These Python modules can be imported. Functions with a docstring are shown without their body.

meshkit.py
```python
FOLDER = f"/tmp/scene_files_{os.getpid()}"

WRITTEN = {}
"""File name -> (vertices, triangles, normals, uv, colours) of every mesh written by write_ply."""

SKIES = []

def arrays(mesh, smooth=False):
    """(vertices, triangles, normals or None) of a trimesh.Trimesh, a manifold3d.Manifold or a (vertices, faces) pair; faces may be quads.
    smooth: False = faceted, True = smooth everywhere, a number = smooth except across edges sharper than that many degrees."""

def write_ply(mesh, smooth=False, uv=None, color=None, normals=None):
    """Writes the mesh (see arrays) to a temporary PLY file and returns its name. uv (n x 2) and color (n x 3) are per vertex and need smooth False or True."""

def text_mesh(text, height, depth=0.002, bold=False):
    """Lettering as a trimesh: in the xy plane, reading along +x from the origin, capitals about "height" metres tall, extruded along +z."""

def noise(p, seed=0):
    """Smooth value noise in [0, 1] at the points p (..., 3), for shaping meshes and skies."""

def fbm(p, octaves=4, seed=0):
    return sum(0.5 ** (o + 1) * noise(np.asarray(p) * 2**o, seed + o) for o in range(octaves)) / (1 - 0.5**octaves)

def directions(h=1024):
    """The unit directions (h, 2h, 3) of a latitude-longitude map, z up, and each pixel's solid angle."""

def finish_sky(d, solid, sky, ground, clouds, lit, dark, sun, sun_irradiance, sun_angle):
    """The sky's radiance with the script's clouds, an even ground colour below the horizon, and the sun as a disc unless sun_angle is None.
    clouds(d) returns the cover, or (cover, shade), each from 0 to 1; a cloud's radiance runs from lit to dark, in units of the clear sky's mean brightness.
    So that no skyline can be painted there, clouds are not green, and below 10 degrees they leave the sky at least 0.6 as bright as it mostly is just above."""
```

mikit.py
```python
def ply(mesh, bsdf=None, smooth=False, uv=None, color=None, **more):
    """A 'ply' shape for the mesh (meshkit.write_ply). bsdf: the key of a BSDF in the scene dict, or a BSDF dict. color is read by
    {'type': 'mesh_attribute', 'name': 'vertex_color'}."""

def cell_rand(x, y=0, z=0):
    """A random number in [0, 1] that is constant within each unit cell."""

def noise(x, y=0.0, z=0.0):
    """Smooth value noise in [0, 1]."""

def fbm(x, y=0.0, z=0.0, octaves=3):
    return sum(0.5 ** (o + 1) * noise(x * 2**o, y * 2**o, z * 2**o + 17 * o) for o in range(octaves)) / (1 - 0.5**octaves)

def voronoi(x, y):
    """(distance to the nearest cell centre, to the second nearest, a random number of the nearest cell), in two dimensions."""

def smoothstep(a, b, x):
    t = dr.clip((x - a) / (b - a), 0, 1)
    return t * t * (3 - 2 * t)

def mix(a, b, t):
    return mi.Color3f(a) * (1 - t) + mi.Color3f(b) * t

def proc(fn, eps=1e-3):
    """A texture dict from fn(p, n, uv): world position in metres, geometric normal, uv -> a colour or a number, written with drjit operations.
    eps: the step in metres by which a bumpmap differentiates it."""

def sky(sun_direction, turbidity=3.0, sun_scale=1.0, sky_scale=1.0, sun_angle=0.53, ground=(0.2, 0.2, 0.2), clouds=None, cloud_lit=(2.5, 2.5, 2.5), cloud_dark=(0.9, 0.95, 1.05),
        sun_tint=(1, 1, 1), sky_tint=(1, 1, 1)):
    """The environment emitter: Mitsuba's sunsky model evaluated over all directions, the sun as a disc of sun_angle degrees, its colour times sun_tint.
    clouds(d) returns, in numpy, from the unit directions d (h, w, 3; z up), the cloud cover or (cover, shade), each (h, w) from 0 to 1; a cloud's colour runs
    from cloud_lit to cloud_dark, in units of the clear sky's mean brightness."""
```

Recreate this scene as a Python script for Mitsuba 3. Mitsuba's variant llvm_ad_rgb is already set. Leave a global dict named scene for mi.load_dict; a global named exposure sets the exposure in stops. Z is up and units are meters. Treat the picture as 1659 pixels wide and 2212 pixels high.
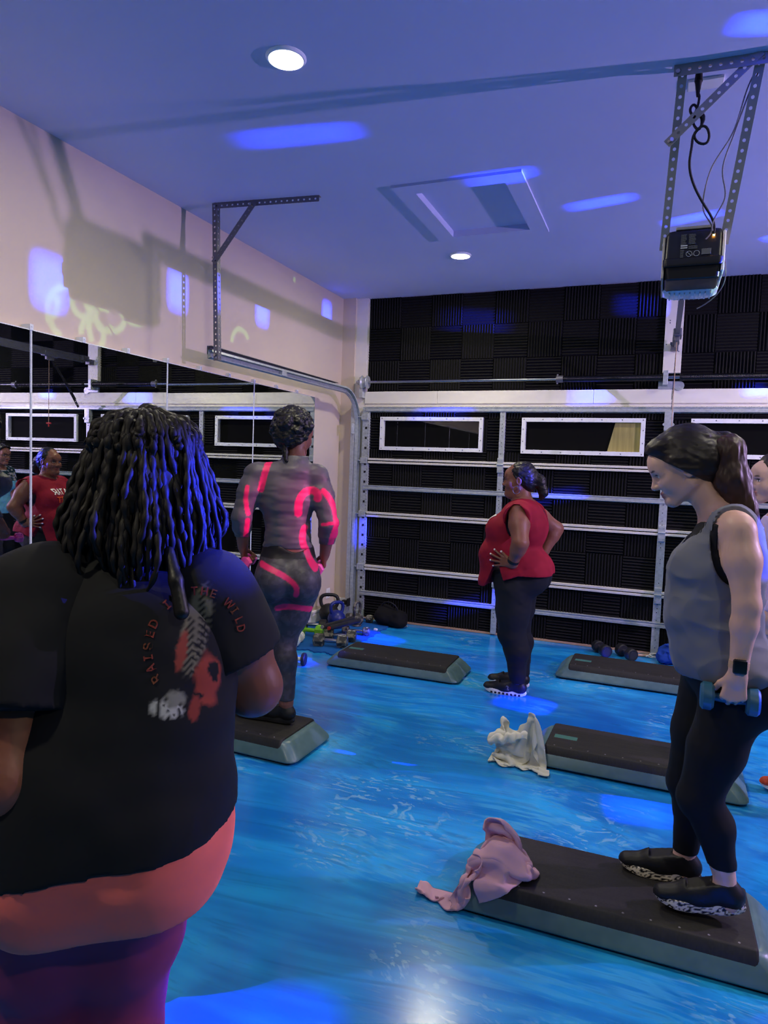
import math, random
import numpy as np, trimesh, drjit as dr, mitsuba as mi
import mikit, meshkit
from mikit import proc, noise, fbm, smoothstep, mix
from shapely.geometry import Polygon, Point, box as sbox
from shapely.ops import unary_union
import manifold3d as m3
T = mi.ScalarTransform4f
random.seed(7)
rng = np.random.default_rng(7)
scene, labels = {}, {}


def lin(*c):
    """sRGB 0-255 -> linear"""
    if len(c) == 1:
        c = c[0]
    return [((v / 255 / 12.92) if v / 255 <= 0.04045 else ((v / 255 + 0.055) / 1.055) ** 2.4) for v in c]


# ------------------------------------------------------------------ camera, lights, exposure
W_, H_ = 1659, 2212
FOCAL, YAW, PITCH, ROLL = 1475.2, 0.3822, 0.0656, 0.0355
CAM = np.array([3.0486, -6.3568, 1.5396])
_f = np.array([-math.sin(YAW), math.cos(YAW), 0]); _r = np.array([math.cos(YAW), math.sin(YAW), 0]); _u = np.array([0, 0, 1.0])
_f2 = _f * math.cos(PITCH) - _u * math.sin(PITCH); _u2 = _u * math.cos(PITCH) + _f * math.sin(PITCH)
_u3 = _u2 * math.cos(ROLL) - _r * math.sin(ROLL)
scene['camera'] = {'type': 'perspective', 'fov': math.degrees(2 * math.atan(W_ / 2 / FOCAL)), 'fov_axis': 'x', 'near_clip': 0.05, 'far_clip': 60.0,
                   'to_world': T().look_at(origin=CAM.tolist(), target=(CAM + _f2).tolist(), up=_u3.tolist())}
exposure = 1.42

CEIL = 3.21
# downlights set flush in the ceiling (the two nearest the mirror wall are in view, their twins over the right half are not; the unseen rear pair is added to brighten the foreground)
DOWNLIGHTS = [(1.519, -3.812), (1.505, -1.106), (4.55, -3.81), (4.55, -1.11), (1.52, -6.51), (4.55, -6.51)]
DOWN_RGB = [172.0, 158.0, 108.0]
# the party light hangs high on the right wall: a wide pink-violet flood, blue beams and a green laser
PARTY = np.array([6.28, -2.56, 2.43])
FLOOD_RGB = [100.0, 72.0, 150.0]
PARTY_AIM = (0.0, -2.56, 1.9)
# the beams of its rotating lens: target, half width and half height in degrees, strength, colour
BLUE, PINK_ = (0.010, 0.030, 1.0), (1.0, 0.07, 0.32)
BEAMS = [
    ((0, -3.62, 2.45), 1.0, 1.25, 1.0, BLUE), ((0, -2.59, 2.66), 0.9, 1.2, 1.0, BLUE), ((0, -1.55, 2.77), 0.85, 1.15, 1.0, BLUE), ((0, -0.42, 2.97), 0.8, 1.1, 1.0, BLUE),
    ((1.25, -3.20, 3.21), 1.1, 0.55, 0.8, BLUE), ((2.62, -1.88, 3.21), 1.1, 0.6, 0.8, BLUE), ((2.08, -2.43, 3.21), 1.1, 0.55, 0.8, BLUE), ((3.15, -1.45, 3.21), 1.2, 0.65, 0.7, BLUE), ((3.35, -3.42, 3.21), 1.2, 0.65, 0.8, BLUE),
    ((3.75, -0.95, 3.21), 1.3, 0.65, 0.7, BLUE),
    ((0.11, -0.02, 0.83), 0.5, 1.2, 0.9, BLUE), ((2.45, -0.05, 2.23), 1.2, 0.9, 0.8, BLUE), ((1.42, -0.02, 2.93), 1.6, 1.2, 0.7, BLUE), ((2.82, -0.02, 3.0), 1.4, 1.2, 0.7, BLUE), ((3.75, -0.05, 2.28), 1.3, 1.0, 0.6, BLUE),
    ((1.0, -0.05, 2.06), 1.2, 0.6, 0.8, BLUE), ((2.2, -0.08, 1.34), 1.4, 0.8, 0.9, BLUE), ((1.45, -0.08, 0.27), 1.4, 0.8, 0.7, BLUE),
    ((0.75, -0.75, 0.0), 1.5, 0.9, 0.8, BLUE), ((1.75, -3.0, 0.0), 1.8, 1.1, 0.8, BLUE), ((3.05, -3.05, 0.0), 1.9, 1.2, 0.45, BLUE), ((2.3, -1.85, 0.0), 1.8, 1.1, 0.6, BLUE), ((2.75, -0.5, 0.0), 1.2, 0.8, 0.6, BLUE),
    ((2.05, -4.95, 0.0), 2.3, 1.6, 0.4, BLUE), ((3.35, -4.55, 0.0), 1.9, 1.5, 0.8, BLUE), ((0.55, -1.72, 0.05), 1.1, 0.8, 0.8, BLUE),
    ((2.215, -5.205, 1.44), 1.5, 1.7, 0.75, BLUE), ((2.08, -1.72, 1.5), 1.2, 1.3, 0.4, BLUE), ((3.45, -3.86, 1.36), 0.9, 1.4, 0.5, BLUE), ((1.85, -5.2, 0.45), 2.0, 2.0, 0.4, BLUE),
    ((2.30, -2.84, 0.10), 0.7, 0.8, 0.45, PINK_), ((2.56, -2.88, 0.08), 0.4, 0.5, 0.35, PINK_), ((1.34, -3.22, 1.32), 1.6, 2.4, 0.07, PINK_),
]
BEAM_POWER = 560.0
# curls that its green laser writes on the mirror wall: x, y, radius, start and end angle in the lamp's own field
CURLS = [(0.1484, 0.066, 0.0226, -1.2, 3.6), (0.1341, 0.0785, 0.0116, -2.6, 1.9), (0.1009, 0.0807, 0.0201, 0.2, 5.0), (0.1082, 0.0697, 0.0103, -2.8, 2.2), (0.0863, 0.062, 0.0395, -0.4, 2.6), (0.1218, 0.0535, 0.0132, -0.2, 4.4), (0.0697, 0.1002, 0.0262, -2.4, 0.2), (-0.114, 0.0856, 0.0188, 0.0, 2.6), (0.175, 0.0709, 0.0139, 2.6, 4.6), (-0.2432, 0.1991, 0.0005, -3.2, 3.2)]
_aim = np.array(PARTY_AIM) - PARTY; _aim /= np.linalg.norm(_aim)
_left = np.cross([0, 0, 1.0], _aim); _left /= np.linalg.norm(_left); _up = np.cross(_aim, _left)
FIELD = 72.0


def party_lens(p, n, uv):
    """the lens of the party light: what it lets out in each direction (u, v on a plane before the lamp)"""
    k = math.tan(math.radians(FIELD))
    x, y = (2 * uv.x - 1) * k, (2 * uv.y - 1) * k
    out = mi.Color3f(0)
    inv = dr.rsqrt(x * x + y * y + 1)
    for t, w, h, s, c in BEAMS:
        d = np.array(t, float) - PARTY; d /= np.linalg.norm(d)
        e = np.cross([0, 0, 1.0], d); e /= np.linalg.norm(e); g = np.cross(d, e)
        q = [(float(v @ _left), float(v @ _up), float(v @ _aim)) for v in (d, e, g)]
        cz, ex, gy = ((x * a + y * b + c_) * inv for a, b, c_ in q)
        ax, ay = dr.abs(ex) / math.sin(math.radians(w)), dr.abs(gy) / math.sin(math.radians(h))
        r = dr.sqrt(dr.sqrt(ax ** 4 + ay ** 4))
        out += mi.Color3f(*[float(v * s) for v in c]) * dr.select(cz > 0, 1 - smoothstep(0.5, 1.3, r), 0)
    las = mi.Float(0)
    for cu, cv, r, a0, a1 in CURLS:
        du, dv = x - cu, y - cv
        d = dr.abs(dr.sqrt(du * du + dv * dv) - r)
        a = dr.atan2(dv, du)
        a = dr.select(a < a0, a + 2 * math.pi, a)
        las = dr.maximum(las, dr.select(a < a1, 1 - smoothstep(0.0012, 0.0050, d), 0))
    return out + mi.Color3f(0.011, 0.030, 0.007) * las


scene['party_beams'] = {'type': 'spot', 'to_world': T().look_at(origin=PARTY.tolist(), target=list(PARTY_AIM), up=[0, 0, 1]), 'cutoff_angle': FIELD, 'beam_width': FIELD - 0.5,
                        'intensity': {'type': 'rgb', 'value': [BEAM_POWER] * 3}, 'texture': proc(party_lens), 'sampling_weight': 2.0}
# ------------------------------------------------------------------ helpers
def key_for(name):
    """the name, or the name with the next three-digit number"""
    if name not in scene and name not in labels and not any(k.startswith(name + '__') for k in scene):
        return name
    i = 1
    while f'{name}_{i:03d}' in scene or f'{name}_{i:03d}' in labels or any(k.startswith(f'{name}_{i:03d}__') for k in scene):
        i += 1
    return f'{name}_{i:03d}'


_next = {}


def part_key(name):
    n = _next.get(name, 0)
    _next[name] = n + 1
    return name if n == 0 else f'{name}_{n:03d}'


def thing(name, label, cat, group=None):
    k = key_for(name)
    labels[k] = {'label': label, 'category': cat}
    if group:
        labels[k]['group'] = group
    return k


def struct(name, extra=None):
    labels[name] = {'kind': 'structure', **(extra or {})}
    return name


def add(parent, name, mesh, bsdf, smooth=35, M=None, label=None, kind=None, color=None, **kw):
    """one entry of the scene: PARENT__name, or the thing itself when name is None. mesh: a mesh or a ready ply dict"""
    k = part_key(f'{parent}__{name}') if name else parent
    d = dict(mesh) if isinstance(mesh, dict) else mikit.ply(mesh, bsdf, smooth=smooth, color=color, **kw)
    if M is not None:
        d['to_world'] = M
    scene[k] = d
    if label or kind:
        labels[k] = {**({'label': label} if label else {}), **({'kind': kind} if kind else {})}
    return k


def cat(*ms):
    ms = [m for x in ms for m in (x if isinstance(x, (list, tuple)) else [x])]
    vs, fs, o = [], [], 0
    for m in ms:
        vs.append(np.asarray(m.vertices)); fs.append(np.asarray(m.faces) + o); o += len(m.vertices)
    return trimesh.Trimesh(np.vstack(vs), np.vstack(fs), process=False)


def box(x0, x1, y0, y1, z0, z1):
    m = trimesh.creation.box((x1 - x0, y1 - y0, z1 - z0))
    m.apply_translation(((x0 + x1) / 2, (y0 + y1) / 2, (z0 + z1) / 2))
    return m


def rbox(x0, x1, y0, y1, z0, z1, r=0.004, seg=8):
    """a box with rounded edges: hull of spheres"""
    s = m3.Manifold.sphere(r, seg)
    pts = [s.translate((x, y, z)) for x in (x0 + r, x1 - r) for y in (y0 + r, y1 - r) for z in (z0 + r, z1 - r)]
    return man(m3.Manifold.batch_hull(pts))


def man(m):
    q = m.to_mesh()
    return trimesh.Trimesh(q.vert_properties[:, :3], q.tri_verts, process=False)


def frame_to(a, b):
    """rotation whose z axis runs from a to b"""
    d = np.asarray(b, float) - np.asarray(a, float)
    L = np.linalg.norm(d); d = d / L
    h = np.array([0, 0, 1.0]) if abs(d[2]) < 0.95 else np.array([1.0, 0, 0])
    x = np.cross(h, d); x /= np.linalg.norm(x)
    return np.stack([x, np.cross(d, x), d], 1), L


def rod(a, b, r, seg=16, r2=None):
    R, L = frame_to(a, b)
    m = man(m3.Manifold.cylinder(L, r, r if r2 is None else r2, seg))
    m.vertices = m.vertices @ R.T + np.asarray(a)
    return m


def tube(points, radii, sides=8, closed=False, caps=True):
    p = np.asarray(points, float); n = len(p)
    rr = np.broadcast_to(np.asarray(radii, float), (n,))
    t = (np.roll(p, -1, 0) - np.roll(p, 1, 0)) if closed else np.gradient(p, axis=0)
    t /= np.linalg.norm(t, axis=1, keepdims=True) + 1e-12
    a = np.cross(t[0], [0, 0, 1.0] if abs(t[0][2]) < 0.9 else [1.0, 0, 0]); a /= np.linalg.norm(a)
    A = [a]
    for i in range(1, n):
        a = A[-1] - t[i] * (A[-1] @ t[i]); A.append(a / np.linalg.norm(a))
    A = np.array(A); B = np.cross(t, A)
    g = np.arange(sides) * 2 * np.pi / sides
    v = p[:, None] + rr[:, None, None] * (np.cos(g)[None, :, None] * A[:, None] + np.sin(g)[None, :, None] * B[:, None])
    f = []
    m = n if closed else n - 1
    i, j = np.meshgrid(np.arange(m), np.arange(sides), indexing='ij')
    i2, j2 = (i + 1) % n, (j + 1) % sides
    q = np.stack([i * sides + j, i * sides + j2, i2 * sides + j2, i2 * sides + j], -1).reshape(-1, 4)
    f = np.vstack([q[:, [0, 1, 2]], q[:, [0, 2, 3]]])
    v = v.reshape(-1, 3)
    if caps and not closed:
        v = np.vstack([v, p[:1], p[-1:]])
        c0, c1, k = n * sides, n * sides + 1, np.arange(sides)
        f = np.vstack([f, np.stack([(k + 1) % sides, k, k * 0 + c0], 1), np.stack([(n - 1) * sides + k, (n - 1) * sides + (k + 1) % sides, k * 0 + c1], 1)])
    return trimesh.Trimesh(v, f, process=False)


def spline(pts, n=40):
    from scipy.interpolate import CubicSpline
    p = np.asarray(pts, float)
    s = np.r_[0, np.cumsum(np.linalg.norm(np.diff(p, axis=0), axis=1))]
    return CubicSpline(s, p)(np.linspace(0, s[-1], n))


def lathe(prof, seg=32):
    return trimesh.creation.revolve(np.asarray(prof, float), sections=seg)


def extrude(poly, h):
    return trimesh.creation.extrude_polygon(poly, h, engine='earcut')


def place(m, a, xaxis, yaxis):
    """move a mesh built in xy (+z = x cross y) to the frame at a"""
    x = np.asarray(xaxis, float); x /= np.linalg.norm(x)
    y = np.asarray(yaxis, float); y = y - x * (x @ y); y /= np.linalg.norm(y)
    R = np.stack([x, y, np.cross(x, y)], 1)
    m = m.copy(); m.vertices = np.asarray(m.vertices) @ R.T + np.asarray(a, float)
    return m


def perf(L, w, t=0.003, pitch=0.038, r=0.007, off=0.02):
    """a perforated steel strip along +x"""
    p = sbox(0, -w / 2, L, w / 2)
    holes = [Point(off + i * pitch, 0).buffer(r, 2) for i in range(int((L - off) / pitch) + 1) if off + i * pitch < L - r]
    return extrude(p.difference(unary_union(holes)), t)


def perf_angle(a, b, w, n1, n2, pitch=0.038):
    """perforated angle iron from a to b with its two flanges towards n1 and n2"""
    a, b = np.asarray(a, float), np.asarray(b, float)
    L = np.linalg.norm(b - a); d = (b - a) / L
    out = []
    for n in (n1, n2):
        n = np.asarray(n, float); n = n - d * (d @ n); n /= np.linalg.norm(n)
        out.append(place(perf(L, w, pitch=pitch), a + n * w / 2, d, n))
    return cat(out)


# ------------------------------------------------------------------ materials
def bs(name, **k):
    scene[name] = {'type': 'twosided', 'bsdf': {'type': 'principled', **k}}
    return name


def rgb(*c):
    return {'type': 'rgb', 'value': lin(*c)}


def floor_col(p, n, uv):
    w = fbm(p.x * 0.8, p.y * 0.9, 3.0, 3) - 0.5
    a = fbm(p.x * 0.9 + w * 1.5, p.y * 3.2 + w * 3.0, 1.0, 4)
    b = fbm(p.x * 2.3 + w * 3, p.y * 15.0 + w * 5.0, 7.0, 3)
    c = fbm(p.x * 3.0 + w * 6, p.y * 3.4 - w * 5.0, 12.0, 4)
    s = fbm(p.x * 8 + w * 20, p.y * 52 + w * 24, 4.0, 3)
    t = smoothstep(0.30, 0.70, 0.5 * a + 0.3 * b + 0.2 * c)
    col = mix(lin(18, 108, 182), lin(38, 162, 226), t)
    col = mix(col, lin(74, 172, 212), 0.5 * smoothstep(0.46, 0.74, c) * smoothstep(0.36, 0.72, s))
    col = mix(col, lin(12, 80, 146), 0.45 * smoothstep(0.54, 0.78, 0.5 * b + 0.5 * s))
    g = fbm(p.x * 26 + c * 12, p.y * 60 + a * 16, 2.0, 3)
    return mix(col, lin(150, 204, 220), 0.4 * smoothstep(0.56, 0.78, g) * smoothstep(0.44, 0.70, fbm(p.x * 2.1, p.y * 2.6, 21.0, 3)))


def floor_rough(p, n, uv):
    return 0.16 + 0.10 * fbm(p.x * 3, p.y * 8, 5.0, 3)


def wall_col(p, n, uv):
    t = fbm(p.x * 2.2, p.y * 2.2, p.z * 2.2, 3)
    return mix(lin(206, 190, 172), lin(216, 200, 182), t)


def ceil_col(p, n, uv):
    t = fbm(p.x * 1.3, p.y * 1.3, 0.0, 3)
    return mix(lin(176, 186, 214), lin(190, 198, 224), t)


def galv_col(p, n, uv):
    t = fbm(p.x * 60, p.y * 60, p.z * 60, 2)
    return mix(lin(160, 168, 172), lin(204, 210, 212), t)


def board_col(p, n, uv):
    t = fbm(p.x * 3, p.y * 9, p.z * 9, 3)
    return mix(lin(222, 217, 205), lin(238, 234, 224), t)


bs('m_floor', base_color=proc(floor_col), roughness=proc(floor_rough), specular=0.45)
bs('m_wall', base_color=proc(wall_col), roughness=0.75, specular=0.3)
bs('m_ceiling', base_color=proc(ceil_col), roughness=0.8, specular=0.2)
bs('m_dark_wall', base_color=rgb(52, 50, 52), roughness=0.8, specular=0.2)
bs('m_board', base_color=proc(board_col), roughness=0.5, specular=0.4)
bs('m_white', base_color=rgb(228, 228, 224), roughness=0.45, specular=0.4)
bs('m_frame', base_color=rgb(236, 238, 240), roughness=0.4, specular=0.5)
bs('m_foam', base_color=rgb(29, 29, 30), roughness=0.9, specular=0.25)
bs('m_foam2', base_color=rgb(25, 25, 27), roughness=0.9, specular=0.25)
bs('m_void', base_color=rgb(7, 7, 8), roughness=0.8, specular=0.1)
bs('m_black', base_color=rgb(20, 20, 22), roughness=0.6, specular=0.4)
bs('m_blackgloss', base_color=rgb(14, 14, 16), roughness=0.28, specular=0.5)
bs('m_galv', base_color=proc(galv_col), roughness=0.36, metallic=0.35, specular=0.5)
bs('m_rail', base_color=rgb(222, 218, 206), roughness=0.35, metallic=0.1, specular=0.6)
bs('m_steel', base_color=rgb(170, 172, 176), roughness=0.25, metallic=1.0)
bs('m_darksteel', base_color=rgb(112, 112, 122), roughness=0.45, metallic=0.6)
bs('m_wood', base_color=rgb(186, 150, 120), roughness=0.6)
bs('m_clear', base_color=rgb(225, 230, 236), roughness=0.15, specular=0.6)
scene['m_mirror'] = {'type': 'twosided', 'bsdf': {'type': 'conductor', 'material': 'Ag', 'specular_reflectance': rgb(228, 236, 236)}}
scene['m_glass'] = {'type': 'thindielectric', 'int_ior': 1.52}


# ------------------------------------------------------------------ the room
RX, RY0 = 6.45, -8.4
struct('floor'); add('floor', None, box(-0.12, RX + 0.12, RY0 - 0.1, 0.35, -0.1, 0), 'm_floor', smooth=False)
hx0, hx1, hy0, hy1 = 1.58, 2.125, -2.37, -1.565
struct('ceiling')
slab = sbox(-0.12, RY0 - 0.1, RX + 0.12, 0.35).difference(sbox(hx0, hy0, hx1, hy1))
m = extrude(slab, 0.1); m.apply_translation((0, 0, CEIL)); add('ceiling', None, m, 'm_ceiling', smooth=False)
add('ceiling', 'hatch_panel', box(hx0 - 0.02, hx1 + 0.02, hy0 - 0.02, hy1 + 0.02, CEIL + 0.028, CEIL + 0.05), 'm_ceiling', smooth=False, label='loft hatch panel recessed in the ceiling')
tr = sbox(1.462, -2.49, 2.24, -1.485).difference(sbox(hx0, hy0, hx1, hy1))
m = extrude(tr, 0.016); m.apply_translation((0, 0, CEIL - 0.016)); add('ceiling', 'hatch_trim', m, 'm_ceiling', smooth=False, label='flat trim frame around the loft hatch')
struct('wall_left'); add('wall_left', None, box(-0.12, 0, RY0, 0.35, 0, CEIL), 'm_wall', smooth=False)
struct('wall_right'); add('wall_right', None, box(RX, RX + 0.12, RY0, 0.35, 0, CEIL), 'm_dark_wall', smooth=False)
struct('wall_rear'); add('wall_rear', None, box(-0.12, RX + 0.12, RY0 - 0.1, RY0, 0, CEIL), 'm_dark_wall', smooth=False)
struct('wall_corner'); add('wall_corner', None, box(0, 0.14, -0.06, 0.3, 0, CEIL), 'm_wall', smooth=False)
struct('wall_back'); add('wall_back', None, box(0.14, RX, 0.03, 0.3, 0, CEIL), 'm_void', smooth=False)
add('wall_back', 'pier', box(6.0, RX, -0.05, 0.05, 0, CEIL), 'm_wall', smooth=False)
struct('baseboard_left'); add('baseboard_left', None, cat(rbox(0, 0.014, -0.62, -0.06, 0.005, 0.125, 0.003), rbox(0, 0.02, -0.62, -0.06, 0.10, 0.125, 0.004), rbox(0, 0.014, -8.3, -0.62, 0.005, 0.125, 0.003)), 'm_white', smooth=30)
struct('baseboard_corner'); add('baseboard_corner', None, cat(rbox(0.014, 0.138, -0.076, -0.058, 0.005, 0.19, 0.003), rbox(0.014, 0.138, -0.084, -0.058, 0.165, 0.19, 0.004)), 'm_white', smooth=30)
struct('trim_1', {'label': 'white door jamb board from floor to ceiling'}); add('trim_1', None, rbox(0.135, 0.262, -0.035, 0.03, 0, CEIL - 0.001, 0.003), 'm_board', smooth=30)
struct('trim_2', {'label': 'white header board above the garage door'})
xs = [0.262, 1.02, 2.46, 4.0, 5.98]
for a, b in zip(xs[:-1], xs[1:]):
    add('trim_2', 'board', rbox(a + 0.001, b - 0.001, -0.05, 0.03, 2.165, 2.285, 0.003), 'm_board', smooth=30)
add('trim_2', 'stop_strip', rbox(0.262, 5.98, -0.036, 0.03, 2.115, 2.166, 0.003), 'm_board', smooth=30)
struct('trim_3', {'label': 'white centre board behind the opener rail'}); add('trim_3', None, rbox(3.012, 3.155, -0.035, 0.03, 2.42, CEIL - 0.001, 0.003), 'm_board', smooth=30)
add('trim_3', 'screw_head', cat([rod((x, -0.034, z), (x, -0.037, z), 0.005, 8) for x, z in [(3.05, 3.15), (3.075, 3.15), (3.11, 3.15), (3.06, 3.05), (3.05, 2.86), (3.05, 2.84), (3.03, 2.66), (3.13, 2.6)]]), 'm_darksteel')

# acoustic foam tiles
_foam = {}


def foam(w, h, vertical, mat, depth=0.03, pitch=0.027):
    """a wedge foam tile in the xz plane, front towards -y, lower left corner at the origin"""
    k = (round(w, 3), round(h, 3), vertical, mat)
    if k not in _foam:
        L, S = (w, h) if vertical else (h, w)
        n = max(2, round(L / pitch))
        s = np.linspace(0, L, 2 * n + 1); d = np.where(np.arange(2 * n + 1) % 2 == 0, 0.006, depth)
        g = 0.002
        s = g + s * (L - 2 * g) / L
        v = []
        for e in (g, S - g):
            for q, y in zip(s, d):
                v.append((q, -y, e) if vertical else (e, -y, q))
            for q in s:
                v.append((q, 0, e) if vertical else (e, 0, q))
        N = len(s); f = []
        for i in range(N - 1):
            f.append((i, i + 1, 2 * N + i + 1, 2 * N + i))
            f.append((i, N + i, N + i + 1, i + 1)); f.append((2 * N + i, 2 * N + i + 1, 3 * N + i + 1, 3 * N + i))
        f += [(0, 2 * N, 3 * N, N), (N - 1, 2 * N - 1, 4 * N - 1, 3 * N - 1)]
        f = np.array(f)
        f = np.vstack([f[:, [0, 1, 2]], f[:, [0, 2, 3]]])
        _foam[k] = mikit.ply(trimesh.Trimesh(np.array(v), f, process=False), mat, smooth=False)
    return _foam[k]


cols = [0.268] + [0.60 + 0.312 * i for i in range(18)]
rows = [2.287, 2.592, 2.909, CEIL]
for i in range(len(cols) - 1):
    x0, x1 = cols[i], min(cols[i + 1], 5.99)
    if x1 - x0 < 0.05:
        continue
    for j in range(3):
        vert = (i + j) % 2 == 0
        spans = [(x0, x1)]
        if x1 > 3.01 and x0 < 3.157:
            spans = [(x0, 3.01)] if x0 < 3.0 else []
            if x1 > 3.16:
                spans.append((3.158, x1))
        for a, b in spans:
            if b - a > 0.02:
                add('wall_back', 'foam_tile', foam(b - a, rows[j + 1] - rows[j], vert, 'm_foam' if rng.random() < .5 else 'm_foam2'), None, M=T().translate([a, 0.03, rows[j]]))

# ------------------------------------------------------------------ the garage door (four sections of 0.533 m)
D = struct('door_1', {'label': 'sectional garage door lined with black foam tiles'})
add(D, 'panel', box(0.262, 5.9, -0.05, -0.03, 0.012, 2.135), 'm_void', smooth=False)
add(D, 'bottom_strip', rbox(0.27, 5.9, -0.075, -0.02, 0.0, 0.022, 0.004), 'm_wood')
WIN = [(0.458, 1.492), (1.852, 2.905), (3.259, 4.31), (4.66, 5.70)]
WZ0, WZ1 = 1.708, 2.033
dcols = [0.27] + [0.59 + 0.3135 * i for i in range(17)] + [5.89]
drows = [(0.022, 0.262), (0.285, 0.533), (0.55, 0.843), (0.843, 1.048), (1.086, 1.308), (1.352, 1.583), (1.618, 1.72), (1.72, 2.02), (2.02, 2.10)]
for j, (z0, z1) in enumerate(drows):
    for i in range(len(dcols) - 1):
        x0, x1 = dcols[i], dcols[i + 1]
        vert = (i + j + (j > 3)) % 2 == 1
        spans = [(x0, x1)]
        if z1 > WZ0 + 0.02 and z0 < WZ1 - 0.02:
            for a, b in WIN:
                spans = [s for (p, q) in spans for s in ((p, min(q, a)), (max(p, b), q)) if s[1] - s[0] > 0.02]
        for a, b in spans:
            add(D, 'foam_tile', foam(b - a, z1 - z0, vert, 'm_foam' if rng.random() < .5 else 'm_foam2'), None, M=T().translate([a, -0.05, z0]))
# windows: white screwed frame, pane, the dark cover board behind
for i, (a, b) in enumerate(WIN):
    fr = sbox(a, WZ0, b, WZ1).difference(sbox(a + 0.036, WZ0 + 0.036, b - 0.036, WZ1 - 0.036))
    k = f'window_{i + 1}'; struct(k)
    m = place(extrude(fr, 0.05), (0, -0.05, 0), (1, 0, 0), (0, 0, 1))
    add(k, 'frame', m, 'm_frame', smooth=False)
    scr = [(a + 0.02 + (b - a - 0.04) * t / 6, z) for t in range(7) for z in (WZ0 + 0.016, WZ1 - 0.016)] + [(x, WZ0 + 0.11 * q) for x in (a + 0.016, b - 0.016) for q in (1, 2)]
    add(k, 'screw_heads', cat([rod((x, -0.099, z), (x, -0.102, z), 0.005, 8) for x, z in scr]), 'm_darksteel', kind='stuff')
    v = np.array([[a + 0.03, -0.083, WZ0 + 0.03], [b - 0.03, -0.083, WZ0 + 0.03], [b - 0.03, -0.083, WZ1 - 0.03], [a + 0.03, -0.083, WZ1 - 0.03]])
    add(k, 'pane', trimesh.Trimesh(v, [[0, 1, 2], [0, 2, 3]], process=False), 'm_glass', smooth=False)


def plank_col(p, n, uv):
    g = fbm(p.x * 60, p.z * 4, 1.0, 3)
    return mix(lin(150, 138, 74), lin(190, 178, 108), g)


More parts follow.
